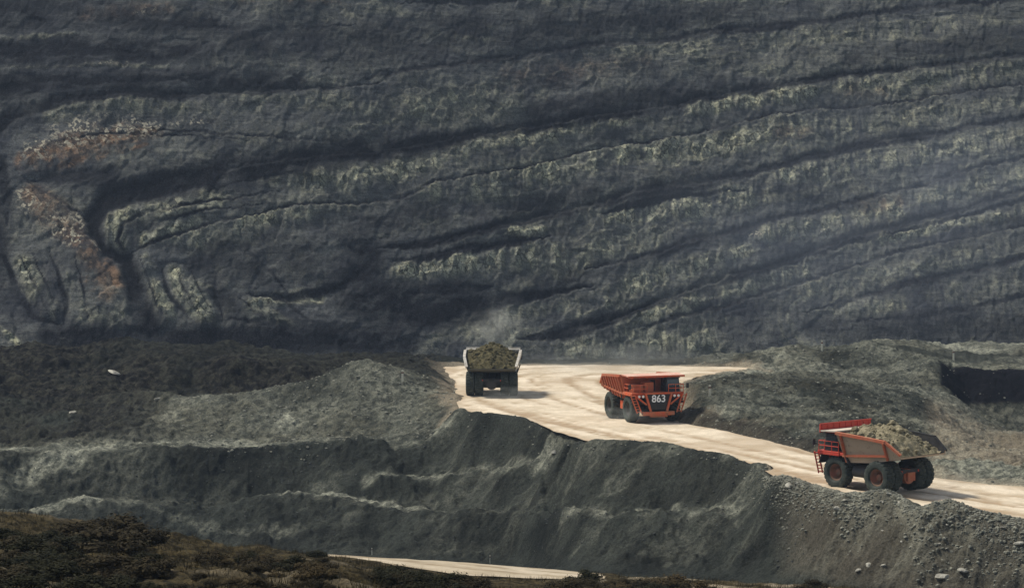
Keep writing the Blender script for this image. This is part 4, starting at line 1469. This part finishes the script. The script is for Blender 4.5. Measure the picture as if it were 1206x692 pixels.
    if S['lip'] > .3:
        for k in range(9):
            x = -3.7 + k * .925
            m.box(x - .06, x + .06, 4.62, 4.70, 6.163, 6.1 + S['lip'])
        m.box(-3.97, 3.97, 4.60, 4.70, 6.163 + S['lip'], 6.26 + S['lip'])
    m.build('canopy_lip', S['lipmat'], can)
    m = MB()
    for x in (-3.2, -2.1, -1.0, 0.1, 1.2, 2.3, 3.3):
        m.bar((x, 2.5, 6.00), (x, 4.6, 5.90), .12, .2)
    m.build('canopy_beam', S['lipmat'], can)
    # tail / rear bumper
    m = MB()
    m.box(-1.9, 1.9, -4.45, -4.2, 2.1, 2.5)
    m.build('rear_bumper', M_STEEL, root)
    for s in (-1, 1):
        m = MB()
        m.tube((s * 1.35, -4.46, 2.3), (s * 1.35, -4.56, 2.3), .14, 12)
        m.build('tail_light', M_RED, root)
    return root


def load_heap(root_loc, rz, mat, label, peak, seed, shape=(1.0, 1.0)):
    """heap of rubble lying in the dump body; y along the truck"""
    n, k = 70, 54
    V = np.linspace(-1, 1, k)
    U = np.linspace(0, 1, n)
    uu, vv = np.meshgrid(U, V, indexing='ij')
    y = 2.15 - uu * 8.15
    side = np.interp(-y, [-2.35, 2.2, 4.2, 6.3], [5.85, 5.6, 5.1, 4.2])
    floor = np.interp(-y, [-1.75, 2.2, 4.5, 6.3], [3.05, 3.35, 3.80, 4.15])
    hw_ = 3.15 + .87 * np.clip((side - 3) / 3, 0, 1) - .10
    x = vv * hw_
    h = (peak - side) * (1 - np.abs(vv) ** 1.35) * np.clip(1 - np.abs((uu - .38) / .62) ** 1.5, 0, 1) * np.clip(1.4 - uu * .4, 0, 1)
    z = side - .25 + np.maximum(h, 0) - .55 * np.clip((uu - .75) / .25, 0, 1) * 0
    z += fbm(x / 1.6 + seed * 7, y / 1.6, seed, 4, .6) * .55 * (1 - np.abs(vv) ** 6) + fbm(x / .4, y / .4, seed + 5, 2) * .34
    z = np.maximum(z, floor + .05)
    me = grid_mesh('rubble_load', x, y, z, {}, None, False)
    bm = bmesh.new()
    bm.from_mesh(me)
    rr = random.Random(seed)
    for _ in range(170):
        i, j = rr.randrange(3, n - 4), rr.randrange(4, k - 4)
        sc_ = min(.55, rr.lognormvariate(-1.7, .5))
        mt = Matrix.Translation((x[i, j], y[i, j], z[i, j] + sc_ * .25)) @ Matrix.Rotation(rr.uniform(0, 6), 4, 'Z') @ Matrix.Rotation(rr.uniform(-.6, .6), 4, 'X') @ Matrix.Diagonal((sc_, sc_ * rr.uniform(.6, 1), sc_ * rr.uniform(.5, .8), 1))
        bmesh.ops.create_icosphere(bm, subdivisions=1, radius=1.0, matrix=mt)
    bm.to_mesh(me)
    bm.free()
    o = link_mesh('rubble_load', me, mat)
    o.location = root_loc
    o.rotation_euler = (0, 0, rz)
    tag(o, label, 'load')
    return o


def rot_for(fx, fy):
    return math.atan2(-fx, fy)


# front view, empty, coming down the road
def on_road(px, py, z=0.0):
    x, y, _ = PZ(px, py, z)
    return x, y


ST_MID = dict(paint=M_ORANGE, body=M_RUST, rail=M_RUST, canopy=M_CANOPY, lipmat=M_ORANGE, lip=-0.02, rim=M_STEEL, tyre=M_TYREG, axle=M_STEEL,
              cab=M_STEEL, cabinet=M_RUST, number='863', ribs=(1.4, .5, -.4, -1.3, -2.2, -3.1, -4.0, -4.9))
x, y = on_road(757, 493)
a_mid = math.radians(19)
rz = rot_for(math.sin(a_mid), -math.cos(a_mid))
t = make_truck((x, y, zroad(x, y) - .02), rz, ST_MID)
tag(t, 'orange haul truck with an empty body seen from the front, number 863 on its grille', 'truck', 'haul trucks on the pale road')

M_RIM = mat_paint('worn_rim_paint', (0.26, 0.085, 0.05), (0.14, 0.09, 0.06), 0.5, 0.7)
ST_R = dict(paint=M_RED, body=M_TAN, rail=M_RUST, canopy=M_CREAM, lipmat=M_RED, lip=0.62, rim=M_RIM, tyre=M_TYREG, axle=M_RUST,
            cab=M_STEEL, cabinet=M_STEEL, number=None, ribs=(1.5, -4.45), far_rail=M_BODY_SHADE, tail=(M_RUST, M_BODY_SHADE), body_label='tan dusty dump body with orange ribs')  # far rail and tail edge blackened: shade painted into their colour
x, y = on_road(1034, 574, -.2)
a_r = math.radians(40)
rzr = rot_for(-math.sin(a_r), math.cos(a_r))
loc_r = (x, y, float(zroad(x, y)) - .02)
t = make_truck(loc_r, rzr, ST_R)
tag(t, 'loaded red haul truck seen from its side and rear beside the stony bank', 'truck', 'haul trucks on the pale road')
load_heap(loc_r, rzr, M_LOAD, 'tan rubble heaped in the red truck nearest the stony bank', 7.25, 3)

ST_L = dict(paint=M_OLIVE, body=M_OLIVE, rail=M_WHITE, canopy=M_WHITE, lipmat=M_WHITE, lip=0.2, rim=M_STEEL, tyre=M_TYREG, axle=M_STEEL,
            cab=M_STEEL, cabinet=M_OLIVE, number=None, ribs=(1.0, -.8, -2.4))
x, y = on_road(580, 463)
loc_l = (x, y, -.02)
rzl = rot_for(0.02, 1)
t = make_truck(loc_l, rzl, ST_L)
tag(t, 'loaded haul truck seen from behind with white body edges, driving away at the bend', 'truck', 'haul trucks on the pale road')
load_heap(loc_l, rzl, M_LOADOL, 'dark olive rubble piled high in the truck seen from behind', 7.5, 9)

# ------------------------------------------------------------------ marker posts
def post(px, py, hpx, label, Y=None, w=.16, mat=None):
    x, y, z = hit(px, py, 60 if py > 630 else 250)
    h = hpx * y / F
    r = empty('marker_post', (x, y, z - .1))
    m = MB()
    m.hexa([(-w, -.05, 0), (w, -.05, 0), (w, .05, 0), (-w, .05, 0)], [(-w * .8, -.04, h), (w * .8, -.04, h), (w * .8, .04, h), (-w * .8, .04, h)])
    m.build('post', mat or M_POST, r)
    m = MB()
    m.box(-w * 1.05, w * 1.05, -.07, .07, h * .72, h * .84)
    m.build('reflector_band', M_BAND, r)
    tag(r, label, 'post', 'marker posts')


post(474, 449, 14, 'pale marker post on the flank of the heap left of the trucks')
post(836, 466, 14, 'pale marker post on the hill just right of the orange truck')
post(968, 413, 13, 'pale marker post on the rough plateau behind the red truck', w=.14)
post(1123, 417, 14, 'pale marker post above the dark excavation at the right', w=.14)
post(577, 663, 11, 'thin pale post beside the lower sandy track', w=.06)
post(438, 653, 9, 'short pale post at the narrow end of the sandy track', w=.06)


# ------------------------------------------------------------------ stones
def stone_mesh(seed, squash=(1, 1, .7)):
    bm = bmesh.new()
    bmesh.ops.create_icosphere(bm, subdivisions=2, radius=1.0)
    r = random.Random(seed)
    planes = [(Vector((r.gauss(0, 1), r.gauss(0, 1), r.gauss(0, 1))).normalized(), r.uniform(.5, .85)) for _ in range(11)]
    for v in bm.verts:
        for nn, d in planes:
            k = v.co.dot(nn)
            if k > d:
                v.co -= nn * (k - d)
        v.co.x *= squash[0]
        v.co.y *= squash[1]
        v.co.z *= squash[2]
    me = bpy.data.meshes.new('boulder')
    bm.to_mesh(me)
    bm.free()
    return me


STONES = [stone_mesh(i, (1, random.uniform(.6, 1), random.uniform(.45, .8))) for i in range(8)]
for me in STONES:
    me.materials.append(M_STONE)
CHALKST = [stone_mesh(20 + i, (1, .7, .5)) for i in range(4)]
for me in CHALKST:
    me.materials.append(M_CHALK)


def boulder(px, py, size, me, label, group, y0=250):
    x, y, z = hit(px, py, y0)
    o = bpy.data.objects.new('boulder', me)
    COL.objects.link(o)
    o.location = (x, y, z - size * .05)
    o.rotation_euler = (random.uniform(-.4, .4), random.uniform(-.4, .4), random.uniform(0, 6.28))
    o.scale = (size, size, size)
    tag(o, label, 'boulder', group)
    return o


for (px, py, s, lab) in ((1112, 679, .95, 'long pale boulder at the foot of the bank below the red truck'),
                         (1133, 673, .6, 'small pale boulder leaning against the long pale one at the foot of the bank'),
                         (1024, 664, .65, 'pale flat boulder near the foot of the dark slope, wider of a pair'),
                         (1040, 665, .4, 'small pale rounded boulder right of the wide flat one'),
                         (1011, 671, .42, 'pale boulder lowest on the dark slope, left of the pale pair'),
                         (652, 532, .6, 'single pale stone on the dark bank below the orange truck'),
                         (930, 572, .7, 'pale stone at the left end of the stony bank'),
                         (988, 601, .6, 'largest pale stone on the stony bank below the red truck front wheel'),
                         (1200, 640, .55, 'pale stone at the right edge of the stony bank')):
    boulder(px, py, s, CHALKST[random.randrange(4)], lab, 'pale boulders')
boulder(135, 437, 2.6, CHALKST[0], 'wide pale slab of rock on the dark rise at the left', 'pale boulders').scale = (3.0, 1.6, .7)
boulder(186, 470, .8, CHALKST[1], 'small pale rock left of the middle heap', 'pale boulders')
boulder(83, 486, .9, CHALKST[2], 'pale rock low on the dark rise at the far left', 'pale boulders')

LAB = 'angular grey boulder lying among rubble on the stony bank at the right'
for i in range(210):
    px = random.uniform(915, 1206)
    top_ = np.interp(px, [p[0] for p in RLP], [p[1] for p in RLP])
    py = top_ + 3 + abs(random.gauss(0, 17 if px < 1060 else 30))
    if py > 690:
        continue
    s = min(.62, random.lognormvariate(-1.75, .42))
    boulder(px, py, s, STONES[random.randrange(8)] if random.random() < .82 else CHALKST[random.randrange(4)], LAB, 'boulders on the stony bank')


def rubble(name, n, chooser, smin, smax, mat, nmesh=6, y0=250):
    """loose stones nobody could count, one object"""
    shapes = []
    for i in range(nmesh):
        bm = bmesh.new()
        bmesh.ops.create_icosphere(bm, subdivisions=1, radius=1.0)
        r = random.Random(100 + i)
        shapes.append((np.array([[v.co.x * r.uniform(.7, 1.2), v.co.y * r.uniform(.7, 1.2), v.co.z * r.uniform(.5, .9)] for v in bm.verts]),
                       np.array([[v.index for v in f.verts] for f in bm.faces])))
        bm.free()
    VV, FF, off = [], [], 0
    for _ in range(n):
        x, y = chooser()
        z = gz(x, y)
        s = smin + (smax - smin) * random.random() ** 3
        v, f = shapes[random.randrange(nmesh)]
        a = random.uniform(0, 6.28)
        R = np.array([[math.cos(a), -math.sin(a), 0], [math.sin(a), math.cos(a), 0], [0, 0, 1]])
        VV.append(v @ R.T * s + np.array([x, y, z - s * .12]))
        FF.append(f + off)
        off += len(v)
    VV, FF = np.concatenate(VV), np.concatenate(FF)
    me = bpy.data.meshes.new(name)
    me.from_pydata(VV.tolist(), [], FF.tolist())
    o = link_mesh(name, me, mat)
    tag(o, kind='stuff')
    return o


def on_bank():
    px = random.uniform(900, 1270)
    x0, y0_ = (np.interp(px, [p[0] for p in RLP], [q[i] for q in RL]) for i in (0, 1))
    yy = y0_ + 1.0 - abs(random.gauss(0, 2.4 if px < 1080 else 4.0))
    return (px - CX) / F * yy, yy


def on_heap():
    while True:
        px = random.uniform(210, 535)
        yy = random.uniform(363, 397)
        return (px - CX) / F * yy, yy


def on_hill():
    while True:
        px = random.uniform(805, 1200)
        yy = random.uniform(320, 450)
        x = (px - CX) / F * yy
        if poly_sd(road_poly, np.array([x]), np.array([yy]))[0] > 1:
            return x, yy


def on_verge():
    while True:
        px = random.uniform(530, 1206)
        yy = random.uniform(270, 440)
        x = (px - CX) / F * yy
        d = poly_sd(road_poly, np.array([x]), np.array([yy]))[0]
        if -3.2 < d < 2 and random.random() < math.exp(-max(-d, 0)):
            return x, yy


def on_slope():
    px = random.uniform(-20, 950)
    a = np.interp(px, [p[0] for p in TOE], [p[2] for p in TOE])
    b = np.interp(px, [-60, 370, 540] + [p[0] for p in RLP[1:]], [361, 366, 361] + [p[1] for p in RL[1:]])
    yy = a + (b - a) * random.random()
    return (px - CX) / F * yy, yy


tag(rubble('rubble', 7500, on_bank, .04, .26, M_STONE), 'grey green broken stone covering the bank below the red truck')
tag(rubble('scattered_stones', 1500, on_heap, .05, .32, M_STONE), 'loose stones strewn over the heaps left of the trucks')
tag(rubble('loose_stones', 2200, on_hill, .05, .34, M_STONE), 'loose stones strewn over the hill right of the trucks')
tag(rubble('spilled_stones', 900, on_verge, .05, .26, M_STONE), 'stones spilled along the edges of the pale road')
tag(rubble('gravel', 2200, on_slope, .04, .20, mat_plain('dark_stone', (.03, .032, .03), (.07, .072, .064), 1.5)), 'small stones strewn over the dark spoil bank')


# ------------------------------------------------------------------ bushes on the near hillside
def bush_meshes(seed, leafmat, n=3600):
    r = random.Random(seed)
    lobes = []
    for _ in range(13):
        a, rad = r.uniform(0, 6.28), r.uniform(0, 1.0)
        lobes.append((Vector((rad * math.cos(a), rad * math.sin(a), r.uniform(.15, .90) * (1 - .5 * rad))), r.uniform(.16, .46)))
    vs, fs = [], []
    for _ in range(n):
        c, lr = r.choice(lobes)
        d = Vector((r.gauss(0, 1), r.gauss(0, 1), r.gauss(0, 1))).normalized()
        p = c + d * lr * r.random() ** .45 * (1.0 if r.random() < .85 else 1.5)
        if p.z < .02:
            continue
        s = r.uniform(.025, .060)
        nn = (d + Vector((r.uniform(-.8, .8), r.uniform(-.8, .8), r.uniform(-.2, .9)))).normalized()
        t1 = nn.orthogonal().normalized()
        t1.rotate(Matrix.Rotation(r.uniform(0, 6.28), 3, nn))
        t2 = nn.cross(t1)
        o = len(vs)
        vs += [p - t1 * s * 1.6, p + t2 * s * .7, p + t1 * s * 1.6, p - t2 * s * .7]
        fs.append((o, o + 1, o + 2, o + 3))
    fo_ = bpy.data.meshes.new('foliage')
    fo_.from_pydata([tuple(v) for v in vs], [], fs)
    fo_.materials.append(leafmat)
    m = MB()
    for c, lr in lobes:
        m.tube((r.uniform(-.06, .06), r.uniform(-.06, .06), -.1), c, .035, 5, .012)
    st = m.mesh('stem')
    st.materials.append(M_STEM)
    return fo_, st


PROTO = []
for i in range(9):
    PROTO.append(bush_meshes(50 + i, M_LEAF[i % 3]))


def bush(px, py, hpx, label, group, kind=None, wide=1.35):
    x, y, z = hit(px, py, 60, 215)
    h = hpx * y / F
    k = random.choice([i for i in range(9) if kind is None or i % 3 == kind])
    r = empty('bush', (x, y, z - .05), random.uniform(0, 6.28))
    f_, s_ = PROTO[k]
    link_mesh('foliage', f_, None, r)
    link_mesh('stem', s_, None, r)
    r.scale = (h * wide, h * wide, h)
    tag(r, label, 'bush', group)
    return r


GB = 'bushes on the near hillside'
bush(125, 634, 30, 'tallest dark rounded bush standing on the crest of the near hillside', GB, 1, 1.7)
bush(152, 640, 24, 'dark brown bush just right of the tallest crest bush', GB, 1, 1.6)
bush(90, 634, 19, 'dark brown bush just left of the tallest crest bush', GB, 1, 1.8)
bush(60, 642, 18, 'small dark bush second to the left of the tallest crest bush', GB, 0, 1.8)
bush(538, 692, 18, 'dark green bush standing against the lower edge of the sandy track', GB, 0, 1.3)
bush(690, 686, 17, 'dark bush at the right end of the sandy track', GB, 0, 1.4)
bush(795, 694, 18, 'pale yellow dry bush at the bottom edge right of the sandy track', GB, 2, 1.8)
for i in range(38):
    px = random.uniform(-10, 190)
    py = random.uniform(628, 700)
    bush(px, py, random.uniform(9, 24), 'low dark bush in the thicket covering the near hillside at the left', GB + ', left thicket', random.choice((0, 0, 1)), 1.9)
for i in range(34):
    px = random.uniform(190, 400)
    py = random.uniform(655, 704)
    bush(px, py, random.uniform(6, 15), 'low brown or green bush scattered on the brown slope left of the sandy track', GB + ', brown slope', random.choice((1, 1, 2, 0)), 1.7)
for i in range(32):
    px = random.uniform(445, 560)
    hh = random.uniform(8, 17)
    py = random.uniform(0, 14) + hh * .8 + np.interp(px, [395, 419, 474, 536, 560], [655, 657, 667, 677, 679])
    bush(px, py, hh, 'dark low bush in the clump just below the sandy track', GB + ', clump below the track', random.choice((0, 0, 1)), 1.7)
for i in range(48):
    px = random.choice((random.uniform(660, 790), random.uniform(640, 960)))
    py = random.uniform(690, 704)
    bush(px, py, random.uniform(6, 14), 'low scrubby bush at the bottom edge right of the sandy track', GB + ', bottom edge', random.choice((0, 1, 1, 2)), 1.8)
for i in range(22):
    px = random.uniform(330, 640)
    py = np.interp(px, [330, 419, 600, 640], [648, 652.5, 665, 668.5]) - random.uniform(-.5, 1)
    bush(px, py, random.uniform(3, 8), 'small scrub plant along the upper edge of the sandy track', GB + ', track edge', random.choice((0, 2)), 1.8)

# dry grass on the near hillside
vs, fs = [], []
for _ in range(15000):
    yy = random.uniform(92, 200)
    tt = random.uniform(-.205, .205)
    xx = tt * yy
    if float(sample(SDT, xx, yy)) < .4 or vnoise(np.array([xx / 6]), np.array([yy / 6]), 77)[0] < -.12:
        continue
    zz = gz(xx, yy)
    for k in range(4):
        a = random.uniform(0, 6.28)
        h = random.uniform(.12, .42)
        ox, oy = random.uniform(-.2, .2), random.uniform(-.2, .2)
        w = .022
        o = len(vs)
        lx, ly = random.uniform(-.15, .15), random.uniform(-.15, .15)
        vs += [(xx + ox - w * math.cos(a), yy + oy - w * math.sin(a), zz - .03), (xx + ox + w * math.cos(a), yy + oy + w * math.sin(a), zz - .03),
               (xx + ox + lx, yy + oy + ly, zz + h)]
        fs.append((o, o + 1, o + 2))
me = bpy.data.meshes.new('dry_grass')
me.from_pydata(vs, [], fs)
tag(link_mesh('dry_grass', me, M_GRASS), 'dry brown grass on the near hillside', kind='stuff')


# ------------------------------------------------------------------ air
def volume_mat(name, col, dens, aniso, noisy=False):
    m = bpy.data.materials.new(name)
    m.use_nodes = True
    nt = m.node_tree
    nt.nodes.clear()
    out = nt.nodes.new('ShaderNodeOutputMaterial')
    v = nt.nodes.new('ShaderNodeVolumePrincipled')
    v.inputs['Color'].default_value = (*col, 1)
    v.inputs['Density'].default_value = dens
    v.inputs['Anisotropy'].default_value = aniso
    nt.links.new(v.outputs[0], out.inputs['Volume'])
    if noisy:
        N = NT(nt)
        co = N.coord('Object')
        n = N.noise(co, 1.6, 5, 0.6)
        ln = N.n('ShaderNodeVectorMath', operation='LENGTH')
        nt.links.new(co, ln.inputs[0])
        fall = N.ramp(ln.outputs['Value'], 1.0, 0.25)
        d = N.math('MULTIPLY', N.math('MULTIPLY', fall, N.ramp(n, 0.38, 0.7)), dens)
        nt.links.new(d, v.inputs['Density'])
    return m


hz = MB()
hz.box(-420, 420, -30, 1000, -62, 84)
tag(hz.build('haze', volume_mat('haze_air', (0.62, 0.78, 1.0), 0.00008, 0.2)), 'pale blue haze filling the pit', kind='stuff')


def dust(px, py, Y, rx, ry, rz_, dens, label, noisy=True, col=(0.75, 0.75, 0.66)):
    bm = bmesh.new()
    bmesh.ops.create_icosphere(bm, subdivisions=3, radius=1.0)
    me = bpy.data.meshes.new('dust_cloud')
    bm.to_mesh(me)
    bm.free()
    o = link_mesh('dust_cloud', me, volume_mat('dust_air', col, dens, 0.1, True))
    o.location = P(px, py, Y)
    o.scale = (rx, ry, rz_)
    tag(o, label, kind='stuff')


dust(1060, 250, 560, 80, 50, 36, 0.0034, 'bluish dust haze drifting across the right side of the pit', False, (0.72, 0.83, 1.0))
dust(585, 384, 392, 5.2, 4.5, 3.8, 0.16, 'grey dust puff rising over the truck seen from behind')
dust(1118, 570, 284, 5.5, 3.5, 1.5, 0.10, 'low dust trailing behind the red loaded truck')
dust(728, 488, 341, 5, 5, 1.3, 0.08, 'low dust behind the wheels of the orange truck')
dust(600, 462, 374, 5, 4, 1.2, 0.09, 'low dust behind the wheels of the truck seen from behind')
dust(720, 424, 420, 22, 12, 3.4, 0.045, 'thin dust hanging over the far arm of the road')

# ------------------------------------------------------------------ light
SUN_EL = math.radians(55)
sd_ = Vector((-0.85, 0.35, 0)).normalized()               # from the scene towards the sun: left and behind
SUN_DIR = Vector((sd_.x * math.cos(SUN_EL), sd_.y * math.cos(SUN_EL), math.sin(SUN_EL)))
sun = bpy.data.lights.new('sun', 'SUN')
sun.energy = 2.4
sun.angle = math.radians(8)
sun.color = (1.0, 0.94, 0.84)
so = bpy.data.objects.new('sun', sun)
so.rotation_euler = SUN_DIR.to_track_quat('Z', 'Y').to_euler()
COL.objects.link(so)
w = bpy.data.worlds.new('World')
scene.world = w
w.use_nodes = True
nt = w.node_tree
bg = nt.nodes['Background']
sky = nt.nodes.new('ShaderNodeTexSky')
sky.sky_type = 'NISHITA'
sky.sun_disc = False
sky.sun_elevation = SUN_EL
sky.sun_rotation = math.atan2(sd_.x, sd_.y)
hs = nt.nodes.new('ShaderNodeHueSaturation')      # thin cloud greys the blue
hs.inputs['Saturation'].default_value = 0.55
nt.links.new(sky.outputs[0], hs.inputs['Color'])
nt.links.new(hs.outputs[0], bg.inputs['Color'])
bg.inputs['Strength'].default_value = 0.075

scene.view_settings.view_transform = 'Standard'
scene.view_settings.look = 'None'
scene.view_settings.gamma = 1.0
scene.view_settings.exposure = 0.82
scene.render.engine = 'CYCLES'
scene.cycles.max_bounces = 6
scene.cycles.volume_bounces = 0
scene.cycles.use_denoising = True
